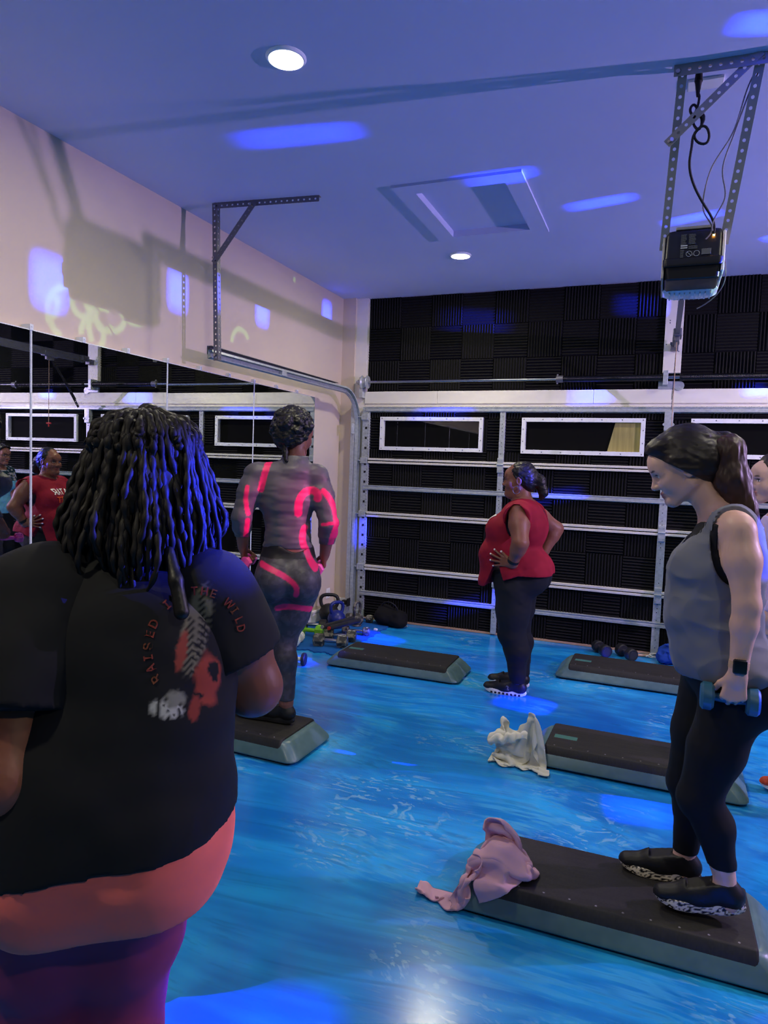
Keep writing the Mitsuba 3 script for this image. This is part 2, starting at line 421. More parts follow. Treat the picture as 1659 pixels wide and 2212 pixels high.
bs('m_plank', base_color=proc(plank_col), roughness=0.6)
v = [(2.60, WZ0 + 0.03), (2.868, WZ0 + 0.03), (2.868, WZ1 - 0.03), (2.66, WZ1 - 0.03)]
add('window_2', 'standin_board', place(extrude(Polygon(v), 0.012), (0, -0.053, 0), (1, 0, 0), (0, 0, 1)), 'm_plank', smooth=False, label='added board behind the pane, standing in for wood glimpsed in the glass')  # added stand-in for the wooden shape that shows in the glass

# steel stiles, rails at the section joints and struts between them
STILES = [(0.305, 0.075), (1.674, 0.052), (3.085, 0.066), (4.46, 0.052), (5.86, 0.075)]
SEC = [(0.012, 0.528), (0.538, 1.062), (1.072, 1.595), (1.605, 2.13)]
for x, w in STILES:
    for z0, z1 in SEC:
        add(D, 'stile', rbox(x - w / 2, x + w / 2, -0.098, -0.05, z0, z1, 0.003), 'm_galv')
holes = []
for z0, z1 in SEC:
    for q in (0.12, 0.22, 0.32, 0.42, 0.50):
        z = z0 + q * (z1 - z0) / 0.53
        holes.append(box(0.300, 0.320, -0.1, -0.09, z - 0.011, z + 0.011))
    for x in (1.674, 3.085, 4.46):
        for q in np.arange(0.06, 0.5, 0.034):
            if rng.random() < 0.65:
                holes.append(rod((x + rng.uniform(-.006, .006), -0.0975, z0 + q), (x, -0.1, z0 + q), 0.0038, 6))
    for q in np.arange(0.05, 0.5, 0.03):
        holes.append(rod((0.333, -0.0975, z0 + q), (0.333, -0.1, z0 + q), 0.003, 6))
add(D, 'punched_holes', cat(holes), 'm_black', kind='stuff')
for z in (0.533, 1.067, 1.6):
    for dz in (-0.016, 0.014):
        add(D, 'section_rail', rbox(0.345, 5.82, -0.112, -0.05, z + dz - 0.011, z + dz + 0.011, 0.003), 'm_rail')
for z in (0.265, 1.33, 2.102):
    prof = Polygon([(-0.05, -0.027), (-0.098, -0.02), (-0.108, -0.015), (-0.108, 0.004), (-0.1, 0.010), (-0.1, 0.016), (-0.108, 0.02), (-0.108, 0.026), (-0.05, 0.027)])
    m = place(extrude(prof, 5.55), (0.30, 0, z), (0, 1, 0), (0, 0, 1))
    add(D, 'strut', m, 'm_galv', smooth=20)
for z in (0.533, 1.067, 1.6):
    for x, w in STILES[1:4]:
        hg = cat(rbox(x - 0.028, x + 0.028, -0.122, -0.095, z - 0.075, z + 0.06, 0.003), rod((x - 0.03, -0.124, z), (x + 0.03, -0.124, z), 0.008, 10),
                 [rod((x + sx, -0.12, z + sz), (x + sx, -0.127, z + sz), 0.006, 6) for sx in (-.016, .016) for sz in (-.05, .04)])
        add(D, 'hinge', hg, 'm_galv')
for z in (0.06, 0.533, 1.067, 1.6, 2.03):
    hg = cat(rbox(0.262, 0.335, -0.118, -0.095, z - 0.03, z + 0.03, 0.003), rod((0.19, -0.11, z), (0.28, -0.11, z), 0.006, 8), rod((0.196, -0.11, z), (0.214, -0.11, z), 0.022, 14))
    add(D, 'roller_hinge', hg, 'm_galv')
add(D, 'operator_bracket', cat(rbox(3.05, 3.12, -0.128, -0.095, 1.93, 2.09, 0.003), rod((3.05, -0.118, 1.98), (3.05, -0.134, 1.98), 0.012, 8), rod((3.12, -0.118, 1.98), (3.12, -0.134, 1.98), 0.012, 8)), 'm_galv')

# torsion shaft with springs, cable drum and bearing plates
t = thing('torsion_shaft', 'steel torsion shaft with black coil springs above the garage door', 'torsion shaft')
add(t, 'shaft', rod((0.19, -0.1, 2.372), (5.95, -0.1, 2.378), 0.0127, 16), 'm_steel')
for x0, x1 in ((2.19, 3.02), (3.15, 4.15)):
    n = int((x1 - x0) / 0.0085)
    a = np.linspace(0, n * 2 * np.pi, n * 8)
    add(t, 'spring', cat(tube(np.stack([np.linspace(x0, x1, n * 8), -0.1 + 0.026 * np.cos(a), 2.374 + 0.026 * np.sin(a)], 1), 0.0042, 5), rod((x0, -0.1, 2.374), (x1, -0.1, 2.374), 0.024, 12)), 'm_blackgloss', smooth=60)
for x in (2.17, 4.17):
    add(t, 'winding_cone', cat(rod((x - 0.03, -0.1, 2.374), (x + 0.03, -0.1, 2.374), 0.031, 14), rod((x - 0.02, -0.1, 2.33), (x - 0.02, -0.1, 2.418), 0.009, 8)), 'm_darksteel')
add(t, 'cable_drum', place(lathe([(0.013, 0), (0.062, 0), (0.066, 0.006), (0.058, 0.012), (0.05, 0.02), (0.05, 0.05), (0.058, 0.056), (0.066, 0.062), (0.062, 0.068), (0.013, 0.068)], 28), (0.248, -0.1, 2.372), (0, 1, 0), (0, 0, 1)), 'm_galv')
add(t, 'end_bearing_plate', cat(rbox(0.225, 0.262, -0.115, -0.035, 2.22, 2.42, 0.002), rod((0.21, -0.1, 2.372), (0.25, -0.1, 2.372), 0.028, 16)), 'm_galv')
add(t, 'centre_bearing_plate', cat(rbox(2.985, 3.15, -0.06, -0.03, 2.285, 2.35, 0.003), rbox(3.02, 3.06, -0.135, -0.03, 2.31, 2.43, 0.003), rod((3.15, -0.06, 2.31), (3.15, -0.035, 2.31), 0.04, 16)), 'm_galv')

# door tracks: upright, bend and the level run that hangs from the perforated bracket
def track_path(x):
    up = [(x, -0.105, z) for z in np.linspace(0.02, 1.93, 10)]
    arc = [(x, -0.105 - 0.33 * (1 - math.cos(a)), 1.93 + 0.33 * math.sin(a)) for a in np.linspace(0.12, np.pi / 2, 14)]
    lev = [(x, y, 2.26 - 0.005 * (-(y) - 0.4)) for y in np.linspace(-0.6, -2.53, 8)]
    return np.array(up + arc + lev)


def channel(path, prof, side):
    """sweep an open profile (list of (out, side)) along the path lying in a plane x = const"""
    p = np.asarray(path); t_ = np.gradient(p, axis=0); t_ /= np.linalg.norm(t_, axis=1, keepdims=True)
    nx = np.array([side, 0, 0.0]); nn = np.cross(t_, nx)
    pr = np.array(prof); N, K = len(p), len(pr)
    v = (p[:, None] + pr[None, :, 0, None] * nn[:, None] + pr[None, :, 1, None] * nx).reshape(-1, 3)
    f = []
    for i in range(N - 1):
        for k in range(K):
            a, b = i * K + k, i * K + (k + 1) % K
            f += [(a, b, b + K), (a, b + K, a + K)]
    return trimesh.Trimesh(v, f, process=False)


PROF = [(-0.028, 0.004), (-0.022, 0.03), (-0.019, 0.03), (-0.025, 0.001), (0.025, 0.001), (0.03, 0.014), (0.026, 0.03), (0.014, 0.034), (0.014, 0.037), (0.03, 0.033), (0.034, 0.014), (0.028, -0.002), (-0.028, -0.002)]
t = thing('door_track', 'curved galvanised door track along the mirror wall', 'door track')
add(t, 'channel', channel(track_path(0.205), PROF, 1), 'm_galv', smooth=25)
add(t, 'wall_angle', cat(rbox(0.158, 0.2, -0.138, -0.134, 0.0, 2.15, 0.001), rbox(0.158, 0.162, -0.138, -0.03, 0.0, 2.15, 0.001)), 'm_galv')
add(t, 'top_angle', cat(box(0.196, 0.2, -2.53, -0.6, 2.25, 2.305), box(0.196, 0.235, -2.53, -0.6, 2.301, 2.305)), 'm_darksteel', smooth=False)
add(t, 'joint_plate', cat(rbox(0.19, 0.2, -0.2, -0.1, 1.86, 1.96, 0.002), rod((0.195, -0.12, 1.9), (0.215, -0.12, 1.9), 0.008, 6)), 'm_galv')
add(t, 'joint_plate', cat(rbox(0.196, 0.24, -1.62, -1.55, 2.232, 2.27, 0.002)), 'm_galv')
t = thing('track_hanger', 'perforated steel angle bracket hanging the door track from the ceiling', 'bracket')
add(t, 'post', perf_angle((0.292, -2.535, 2.205), (0.279, -2.565, CEIL), 0.034, (-1, 0, 0), (0, 1, 0)), 'm_darksteel', smooth=False)
add(t, 'ceiling_bar', perf_angle((0.262, -2.575, CEIL - 0.002), (0.985, -2.49, CEIL - 0.002), 0.036, (0, 0, -1), (0, 1, 0)), 'm_darksteel', smooth=False)
add(t, 'brace', perf_angle((0.262, -2.585, 2.835), (0.545, -2.555, 3.20), 0.036, (0.6, 0, -0.6), (0, 1, 0)), 'm_darksteel', smooth=False)
add(t, 'bolt', cat([rod((x, y - 0.012, z), (x, y + 0.012, z), 0.009, 6) for x, y, z in [(0.272, -2.57, 3.185), (0.53, -2.55, 3.18), (0.272, -2.575, 2.86), (0.272, -2.54, 2.24)]]), 'm_steel', kind='stuff')
t = thing('photo_eye', 'small black safety sensor on the foot of the door track', 'sensor')
add(t, 'arm', rbox(0.212, 0.222, -0.22, -0.150, 0.135, 0.215, 0.003), 'm_black')
add(t, 'body', rbox(0.155, 0.211, -0.215, -0.175, 0.15, 0.195, 0.006), 'm_black')
add(t, 'lens', rod((0.175, -0.214, 0.172), (0.175, -0.22, 0.172), 0.008, 12), 'm_frame')
t = thing('wall_outlet', 'white wall outlet above the baseboard in the corner', 'outlet')
add(t, 'plate', rbox(0.0, 0.007, -0.262, -0.182, 0.20, 0.30, 0.003), 'm_frame')
add(t, 'socket', cat(rbox(0.006, 0.009, -0.238, -0.206, 0.215, 0.245, 0.001), rbox(0.006, 0.009, -0.238, -0.206, 0.255, 0.285, 0.001)), 'm_white')

# ------------------------------------------------------------------ mirrors on the left wall
seams = [-0.634, -1.682, -2.722, -3.786, -4.83, -5.87, -6.91]
for i, (b, a) in enumerate(zip(seams[:-1], seams[1:])):
    t = thing('wall_mirror', ['tall frameless wall mirror nearest the garage door', 'wall mirror second from the garage door', 'wall mirror third from the garage door, behind the braided head',
                              'wall mirror at the left photo edge, reflecting the woman in red', 'frameless wall mirror fifth from the garage door', 'frameless wall mirror farthest from the garage door'][i], 'mirror', 'frameless mirrors along the left wall')
    g = 0.0018; w = 0.006; zz0, zz1 = 0.32, 2.172
    tl = math.tan(math.radians((0.4, 0.5, 1.4, 1.5, -0.4, -0.4)[i]))      # the panes follow the uneven wall
    xb = 0.016 if i == 0 else xa                                          # each pane starts where its neighbour ends
    xa = xb + (b - a) * tl
    xo = lambda y: xb + (b - y) * tl
    v = [(x - 0.005, y, z) for x, y, z in ((xo(a + g), a + g, zz0), (xo(b - g), b - g, zz0), (xo(b - g), b - g, zz1), (xo(a + g), a + g, zz1))] + [(xo(y), y, z) for y, z in ((a + g + w, zz0 + w), (b - g - w, zz0 + w), (b - g - w, zz1 - w), (a + g + w, zz1 - w))]
    bb = [(0.0, a + g, zz0), (0.0, b - g, zz0), (0.0, b - g, zz1), (0.0, a + g, zz1)] + v[:4]
    add(t, 'backing', trimesh.Trimesh(bb, [q for k in range(4) for q in ([k, (k + 1) % 4, 4 + (k + 1) % 4], [k, 4 + (k + 1) % 4, 4 + k])], process=False), 'm_clear', smooth=False)
    add(t, 'face', trimesh.Trimesh(v, [[4, 5, 6], [4, 6, 7]], process=False), 'm_mirror', smooth=False)
    add(t, 'bevel_edge', trimesh.Trimesh(v, [q for k in range(4) for q in ([k, (k + 1) % 4, 4 + (k + 1) % 4], [k, 4 + (k + 1) % 4, 4 + k])], process=False), 'm_clear', smooth=False)  # pale colour stands in for the light the glass bevels reflect
    for y in (a + 0.002, a + 0.35, a + 0.70):
        add(t, 'clip', cat(rbox(0.0, xo(y) + 0.004, y - 0.011, y + 0.011, zz1 - 0.006, zz1 + 0.026, 0.002), rod((xo(y), y, zz1 + 0.014), (xo(y) + 0.007, y, zz1 + 0.014), 0.005, 8)), 'm_clear')

# ------------------------------------------------------------------ ceiling lights, party light
scene['m_lamp'] = {'type': 'diffuse', 'reflectance': {'type': 'rgb', 'value': [0.8, 0.8, 0.8]}}
names = ['round flush ceiling light over the mirror wall, nearer the camera', 'round flush ceiling light nearer the garage door, beside the loft hatch', 'round flush ceiling light over the right half, nearer the camera', 'round flush ceiling light over the right half, nearer the garage door', 'round ceiling light added unseen behind the camera on the mirror side', 'round ceiling light added unseen behind the camera on the right side']
for (x, y), nm in zip(DOWNLIGHTS, names):
    t = thing('ceiling_light', nm, 'ceiling light', 'round ceiling lights')
    add(t, 'trim_ring', lathe([(0.072, -0.012), (0.078, -0.010), (0.084, -0.003), (0.084, 0.0), (0.072, 0.0)], 40), 'm_frame', smooth=30, M=T().translate([x, y, CEIL]))
    d = mikit.ply(lathe([(0.0, -0.012), (0.05, -0.012), (0.073, -0.009)], 40), 'm_lamp', smooth=False)
    v = mikit.ply(trimesh.Trimesh(*(lambda q: (q[0], q[1]))(((lambda a: np.vstack([[0, 0, -0.012], np.stack([0.073 * np.cos(a), 0.073 * np.sin(a), a * 0 - 0.0115], 1)]))(np.arange(40) * np.pi / 20), [[0, 1 + (k + 1) % 40, 1 + k] for k in range(40)])), process=False), 'm_lamp', smooth=False)
    add(t, 'diffuser', {**v, 'emitter': {'type': 'area', 'radiance': {'type': 'rgb', 'value': DOWN_RGB}, 'sampling_weight': 1.5}}, None, M=T().translate([x, y, CEIL]))
t = thing('party_light', 'black party light on the right wall', 'party light')
px, py, pz = PARTY
add(t, 'housing', cat(rbox(px + 0.03, px + 0.17, py - 0.1, py + 0.1, pz - 0.1, pz + 0.1, 0.015), rod((px + 0.01, py, pz), (px + 0.06, py, pz), 0.07, 24)), 'm_black')
a = np.arange(20) * np.pi / 10
fl = trimesh.Trimesh(np.vstack([[0, 0, 0], np.stack([a * 0, 0.028 * np.cos(a), 0.028 * np.sin(a)], 1)]), [[0, 1 + (k + 1) % 20, 1 + k] for k in range(20)], process=False)
add(t, 'lens', {**mikit.ply(fl, 'm_lamp', smooth=False), 'emitter': {'type': 'area', 'radiance': {'type': 'rgb', 'value': [c * 40 for c in FLOOD_RGB]}, 'sampling_weight': 2.0}}, None, M=T().translate([px + 0.005, py, pz]))
# ------------------------------------------------------------------ garage door opener
bs('m_arm', base_color=rgb(150, 148, 140), roughness=0.5, metallic=0.35)
bs('m_opener', base_color=rgb(24, 24, 26), roughness=0.35, specular=0.5)
bs('m_lens', base_color=rgb(205, 214, 228), roughness=0.2, specular=0.6, spec_trans=0.0)
bs('m_print', base_color=rgb(170, 172, 170), roughness=0.6)
bs('m_printdim', base_color=rgb(92, 94, 94), roughness=0.6)
t = thing('garage_door_opener', 'black ceiling hung garage door opener on perforated steel arms', 'garage door opener')


def loft(loops):
    """skin a stack of equal closed loops, with end caps"""
    L = np.array(loops, float); n, k = L.shape[:2]
    v = L.reshape(-1, 3); f = []
    for i in range(n - 1):
        for j in range(k):
            a, b = i * k + j, i * k + (j + 1) % k
            f += [(a, b, b + k), (a, b + k, a + k)]
    c0, c1 = len(v), len(v) + 1
    v = np.vstack([v, L[0].mean(0), L[-1].mean(0)])
    for j in range(k):
        f += [(c0, (j + 1) % k, j), (c1, (n - 1) * k + j, (n - 1) * k + (j + 1) % k)]
    return trimesh.Trimesh(v, f, process=False)


def rrect(x0, x1, y0, y1, r, z, n=5):
    out = []
    for cx, cy, a0 in ((x1 - r, y1 - r, 0), (x0 + r, y1 - r, 90), (x0 + r, y0 + r, 180), (x1 - r, y0 + r, 270)):
        for q in np.linspace(a0, a0 + 90, n):
            out.append((cx + r * math.cos(math.radians(q)), cy + r * math.sin(math.radians(q)), z))
    return out


ox0, ox1, oy0, oy1 = 3.005, 3.245, -3.035, -2.66
add(t, 'housing', loft([rrect(ox0 + i, ox1 - i, oy0 + i, oy1 - i, 0.02, z) for z, i in ((2.468, 0.0), (2.475, -0.003), (2.50, -0.003), (2.505, 0.002), (2.60, 0.004), (2.622, 0.012), (2.63, 0.03))]), 'm_opener', smooth=30)
add(t, 'lower_cover', loft([rrect(ox0 + 0.004, ox1 - 0.004, oy0 + 0.012, oy1 - 0.004, 0.02, 2.468), rrect(ox0 + 0.010, ox1 - 0.010, oy0 + 0.02, oy1 - 0.01, 0.02, 2.42), rrect(ox0 + 0.02, ox1 - 0.02, oy0 + 0.03, oy1 - 0.02, 0.02, 2.414)]), 'm_opener', smooth=30)
add(t, 'light_lens', cat(loft([rrect(ox0 + 0.004, ox1 - 0.004, oy0 + 0.21, oy1, 0.03, 2.43), rrect(ox0 + 0.0, ox1 - 0.0, oy0 + 0.205, oy1, 0.03, 2.42), rrect(ox0 + 0.02, ox1 - 0.02, oy0 + 0.225, oy1 - 0.03, 0.05, 2.402)]), [box(ox0 + 0.03 + 0.022 * i, ox0 + 0.036 + 0.022 * i, oy0 + 0.22, oy1 - 0.04, 2.398, 2.412) for i in range(9)]), 'm_lens', smooth=30)
add(t, 'side_cover', rbox(ox1 - 0.006, ox1 + 0.006, oy0 + 0.005, oy1 - 0.01, 2.44, 2.61, 0.004), 'm_white')
add(t, 'side_cover', rbox(ox0 - 0.006, ox0 + 0.004, oy0 + 0.01, oy1 - 0.01, 2.42, 2.60, 0.004), 'm_arm')
# the rear plate's printed warnings
pr, prd = [], []
yb = oy0 - 0.0045


def text_on(s, x, z, h, y=yb):
    return place(meshkit.text_mesh(s, h, 0.0006), (x, y, z), (1, 0, 0), (0, 0, 1))


for k in range(9):
    prd.append(box(3.072, 3.072 + 0.024 * (0.75 + 0.25 * rng.random()), yb, yb + .003, 2.598 - 0.005 * k, 2.6005 - 0.005 * k))
    prd.append(box(3.104, 3.104 + 0.03 * (0.75 + 0.25 * rng.random()), yb, yb + .003, 2.598 - 0.005 * k, 2.6005 - 0.005 * k))
for k in range(7):
    prd.append(box(3.072, 3.072 + 0.018 * (0.6 + 0.4 * rng.random()), yb, yb + .003, 2.533 - 0.005 * k, 2.5355 - 0.005 * k))
    prd.append(box(3.104, 3.14, yb, yb + .003, 2.548 - 0.005 * (k % 3), 2.5505 - 0.005 * (k % 3)))
pr += [box(3.072, 3.10, yb, yb + .003, 2.55, 2.556), box(3.072, 3.10, yb, yb + .003, 2.541, 2.5465)]
for cx in (3.108, 3.138):
    an = np.arange(24) * np.pi / 12
    pr.append(tube(np.stack([cx + 0.0115 * np.cos(an), an * 0 + yb, 2.517 + 0.0115 * np.sin(an)], 1), 0.0011, 5, closed=True))
pr += [rod((3.100, yb, 2.525), (3.116, yb, 2.509), 0.001, 5), text_on('!', 3.122, 2.508, 0.008)]
prd += [rbox(3.157, 3.195, yb, yb + .003, 2.51, 2.535, 0.001)]
add(t, 'printed_lines', cat(prd), 'm_printdim', smooth=False, kind='stuff')
add(t, 'warning_print', cat(pr), 'm_print', smooth=False, kind='stuff')
scene['m_amber'] = {'type': 'diffuse', 'reflectance': {'type': 'rgb', 'value': [0.7, 0.4, 0.1]}}
led = mikit.ply(rbox(3.197, 3.207, yb - 0.004, yb + 0.003, 2.585, 2.593, 0.001), 'm_amber', smooth=False)
add(t, 'indicator_lamp', {**led, 'emitter': {'type': 'area', 'radiance': {'type': 'rgb', 'value': [9.0, 3.6, 0.4]}, 'sampling_weight': 0.05}}, None, label='small glowing amber lamp')
add(t, 'top_plate', rbox(3.05, 3.2, -3.02, -2.66, 2.628, 2.642, 0.004), 'm_arm')
# steel arms and ceiling angle
A1, B1 = (3.022, -3.255, 3.19), (2.985, -2.99, 2.555)
A2, B2 = (3.335, -3.245, 3.19), (3.262, -2.97, 2.565)
add(t, 'ceiling_angle', perf_angle((3.005, -3.26, CEIL - 0.002), (3.72, -3.235, CEIL - 0.002), 0.044, (0, 0, -1), (0, 1, 0)), 'm_arm', smooth=False)
add(t, 'arm', perf_angle(A1, B1, 0.034, (1, 0, 0), (0, 1, 0)), 'm_arm', smooth=False)
add(t, 'arm', perf_angle(A2, B2, 0.034, (-1, 0, 0), (0, 1, 0)), 'm_arm', smooth=False)
add(t, 'brace', place(perf(0.435, 0.034), (2.992, -3.19, 2.93), (0.315, -0.06, 0.27), (-0.27, 0, 0.315)), 'm_arm', smooth=False)
add(t, 'bolt', rod((3.0, -3.19, 2.94), (3.012, -3.21, 2.94), 0.009, 6), 'm_steel')
add(t, 'bolt', rod((3.02, -3.27, 3.18), (3.02, -3.25, 3.18), 0.009, 6), 'm_steel')
add(t, 'rail', rbox(3.090, 3.122, -2.75, -0.16, 2.612, 2.69, 0.003), 'm_darksteel')
add(t, 'rail_end', cat(rbox(3.075, 3.12, -0.2, -0.1, 2.63, 2.69, 0.004), rbox(3.065, 3.125, -0.11, -0.036, 2.60, 2.66, 0.003), rod((3.06, -0.13, 2.65), (3.13, -0.13, 2.65), 0.012, 10)), 'm_darksteel')
add(t, 'trolley', cat(rbox(3.075, 3.137, -0.74, -0.56, 2.60, 2.655, 0.006), rbox(3.09, 3.122, -0.70, -0.60, 2.565, 2.605, 0.004)), 'm_darksteel')
add(t, 'release_cord', rod((3.104, -0.66, 2.57), (3.104, -0.66, 1.89), 0.0028, 6), 'm_wood')
bs('m_red', base_color=rgb(190, 40, 30), roughness=0.4)
add(t, 'release_handle', cat(rod((3.075, -0.66, 1.885), (3.133, -0.66, 1.885), 0.009, 10), rod((3.104, -0.66, 1.89), (3.104, -0.66, 1.85), 0.007, 10)), 'm_red', label='red pull handle on the release cord')
arm = [(3.104, -0.62, 2.58), (3.10, -0.42, 2.36), (3.092, -0.25, 2.13), (3.088, -0.15, 1.985)]
add(t, 'door_arm', cat(place(perf(0.52, 0.03), arm[0], np.subtract(arm[2], arm[0]), (0, 1, 1)), place(perf(0.36, 0.03), np.add(arm[1], (0.006, -0.03, 0.03)), np.subtract(arm[3], arm[1]), (0, 1, 1))), 'm_black', smooth=False)
t = thing('power_cord', 'knotted black power cord hanging from the ceiling outlet to the opener', 'cord')
add(t, 'plug', cat(rod((3.10, -3.2, 3.195), (3.10, -3.2, 3.16), 0.013, 12, 0.016), rod((3.10, -3.2, 3.16), (3.10, -3.2, 3.10), 0.014, 12, 0.005)), 'm_black')
pts = [(3.10, -3.2, 3.11), (3.102, -3.2, 3.06), (3.085, -3.205, 3.03), (3.075, -3.2, 3.055), (3.088, -3.19, 3.075), (3.108, -3.19, 3.04), (3.122, -3.2, 3.0), (3.112, -3.21, 2.965), (3.095, -3.2, 2.985), (3.097, -3.19, 3.03), (3.118, -3.2, 3.03), (3.122, -3.21, 2.98),
       (3.098, -3.2, 2.95), (3.115, -3.19, 2.92), (3.145, -3.19, 2.915), (3.152, -3.2, 2.945), (3.128, -3.21, 2.975), (3.10, -3.2, 2.96), (3.09, -3.2, 2.91), (3.085, -3.2, 2.84), (3.105, -3.16, 2.77), (3.165, -3.1, 2.68), (3.20, -3.06, 2.62), (3.20, -3.05, 2.59)]
add(t, 'cable', tube(spline(pts, 160), 0.0052, 8), 'm_black', smooth=True)
bs('m_wire', base_color=rgb(120, 116, 124), roughness=0.5)
for i, (pts, nm) in enumerate([([(3.33, -3.2, 3.195), (3.27, -3.18, 3.06), (3.235, -3.16, 2.94), (3.175, -3.14, 2.84), (3.152, -3.12, 2.75), (3.158, -3.08, 2.67), (3.19, -3.06, 2.62), (3.17, -3.05, 2.57)], 'thin grey sensor wire looping left to the opener'),
                    ([(3.335, -3.21, 3.195), (3.28, -3.18, 3.06), (3.238, -3.16, 2.92), (3.215, -3.14, 2.80), (3.232, -3.1, 2.72), (3.205, -3.08, 2.66), (3.195, -3.06, 2.60)], 'thin grey sensor wire beside the right arm of the opener'),
                    ([(3.245, -3.0, 2.55), (3.262, -2.96, 2.46), (3.255, -2.9, 2.40), (3.20, -2.85, 2.345), (3.16, -2.83, 2.325)], 'thin white antenna wire dangling below the opener')]):
    k = thing('sensor_wire', nm, 'wire')
    add(k, None, tube(spline(pts, 60), 0.0029, 6), 'm_wire', smooth=True)
t = thing('ceiling_outlet', 'white outlet plate on the ceiling between the opener arms', 'outlet')
add(t, 'plate', rbox(3.06, 3.2, -3.13, -3.05, CEIL - 0.012, CEIL, 0.003), 'm_white')

# ------------------------------------------------------------------ aerobic steps


def step_mats():
    def body_col(p, n, uv):
        f = fbm(p.x * 30, p.y * 30, p.z * 30, 2)
        return mix(lin(74, 104, 108), lin(92, 120, 122), f)

    def mat_col(p, n, uv):
        f = fbm(p.x * 8, p.y * 60, 1.0, 3); g = fbm(p.x * 220, p.y * 220, 1.0, 2)
        return mix(lin(30, 29, 29), lin(46, 44, 42), 0.5 * f + 0.5 * g)
    bs('m_step', base_color=proc(body_col), roughness=0.33, specular=0.5)
    bs('m_mat', base_color=proc(mat_col), roughness=0.62, specular=0.35)
    bs('m_sticker', base_color=rgb(64, 112, 104), roughness=0.5)


step_mats()
SL, SW = 1.05, 0.42


def step_parts():
    a, b = SL / 2, SW / 2
    lo = [(0.012, 0.0, 0.0), (0.018, -0.004, -0.004), (0.03, -0.002, -0.002), (0.075, 0.038, 0.02), (0.09, 0.055, 0.03), (0.100, 0.068, 0.034), (0.102, 0.085, 0.042)]
    body = loft([rrect(-a + i, a - i, -b + j, b - j, 0.05, z, 6) for z, i, j in lo])
    end = 0.09
    m = [(0.070, 0.0, -0.004), (0.085, 0.0, 0.0), (0.108, 0.002, 0.012), (0.114, 0.008, 0.022)]
    mat = loft([rrect(-a + end + i, a - end - i, -b + 0.022 + j, b - 0.022 - j, 0.012, z, 4) for z, i, j in m])
    feet = [loft([rrect(x - 0.07, x + 0.07, -b + 0.012, b - 0.012, 0.03, 0.0, 4), rrect(x - 0.07, x + 0.07, -b + 0.006, b - 0.006, 0.03, 0.014, 4)]) for x in (-a + 0.10, a - 0.10)]
    mid = loft([rrect(-0.2, 0.2, -b + 0.012, b - 0.012, 0.03, 0.006, 4), rrect(-0.2, 0.2, -b + 0.006, b - 0.006, 0.03, 0.014, 4)])
    st = rbox(-a + end + 0.03, -a + end + 0.15, -0.05, 0.0, 0.1138, 0.1146, 0.0003)
    dots = cat([rod((-a + 0.14 + i * 0.085, -b + 0.05, 0.1125), (-a + 0.14 + i * 0.085, -b + 0.05, 0.1146), 0.004, 8) for i in range(10)])
    return dict(body=mikit.ply(body, 'm_step', smooth=40), mat=mikit.ply(mat, 'm_mat', smooth=40), foot=[mikit.ply(f, 'm_black', smooth=30) for f in feet], underside=mikit.ply(mid, 'm_black', smooth=30), sticker=mikit.ply(st, 'm_sticker'), dots=mikit.ply(dots, 'm_wire'))


SP = step_parts()
STEPS = [((1.262, -1.50, 0), 0.6, 'grey green aerobic step between the dumbbell pile and the woman in red'),
         ((2.925, -0.965, 0), -0.6, 'grey green aerobic step nearest the garage door, in front of two black dumbbells'),
         ((0.882, -3.16, 0), -1.2, 'grey green aerobic step under the woman in the grey and pink suit'),
         ((3.0, -2.60, 0), -1.0, 'grey green aerobic step with the pale sweatshirt on its left end'),
         ((2.975, -3.90, 0), 0.5, 'grey green aerobic step in the foreground under the woman in the grey tank top'),
         ((0.82, -4.86, 0), 0.0, 'grey green aerobic step at the left photo edge beside the woman with braids')]
for (p, rz, lab) in STEPS:
    t = thing('aerobic_step', lab, 'aerobic step', 'aerobic steps on the blue floor')
    M = T().translate(list(p)).rotate([0, 0, 1], rz)
    add(t, 'body', SP['body'], None, M=M); add(t, 'mat', SP['mat'], None, M=M, label='black ribbed mat')
    for f in SP['foot']:
        add(t, 'foot', f, None, M=M)
    add(t, 'underside', SP['underside'], None, M=M); add(t, 'sticker', SP['sticker'], None, M=M, label='small green label'); add(t, 'rivets', SP['dots'], None, M=M, kind='stuff')

# ------------------------------------------------------------------ weights


def worn(a, b, sc=40):
    def f(p, n, uv):
        t_ = smoothstep(0.45, 0.62, fbm(p.x * sc, p.y * sc, p.z * sc, 3))
        return mix(lin(a), lin(b), t_)
    return proc(f)


bs('m_iron', base_color=worn((62, 62, 58), (128, 124, 110)), roughness=0.5, metallic=0.2)
bs('m_paint', base_color=worn((70, 70, 64), (205, 204, 190), 60), roughness=0.55)
bs('m_lime', base_color=worn((128, 200, 40), (160, 220, 70), 25), roughness=0.45)
bs('m_whitevinyl', base_color=rgb(226, 228, 222), roughness=0.4)
bs('m_rubber', base_color=rgb(26, 26, 27), roughness=0.5)
bs('m_pinkvinyl', base_color=rgb(255, 84, 168), roughness=0.4)
bs('m_bluevinyl', base_color=rgb(44, 92, 118), roughness=0.4)
bs('m_bluekb', base_color=rgb(24, 40, 120), roughness=0.4)
bs('m_chrome', base_color=rgb(200, 200, 205), roughness=0.15, metallic=1.0)


def hexhead(r, L, ch=0.006, n=6):
    def loop(q, x):
        a_ = (np.arange(n) + (0 if n % 4 == 2 else 0.5)) * 2 * np.pi / n
        return np.stack([a_ * 0 + x, q * np.cos(a_), q * np.sin(a_)], 1)
    return loft([loop(r - ch, -L / 2), loop(r, -L / 2 + ch), loop(r, L / 2 - ch), loop(r - ch, L / 2)])


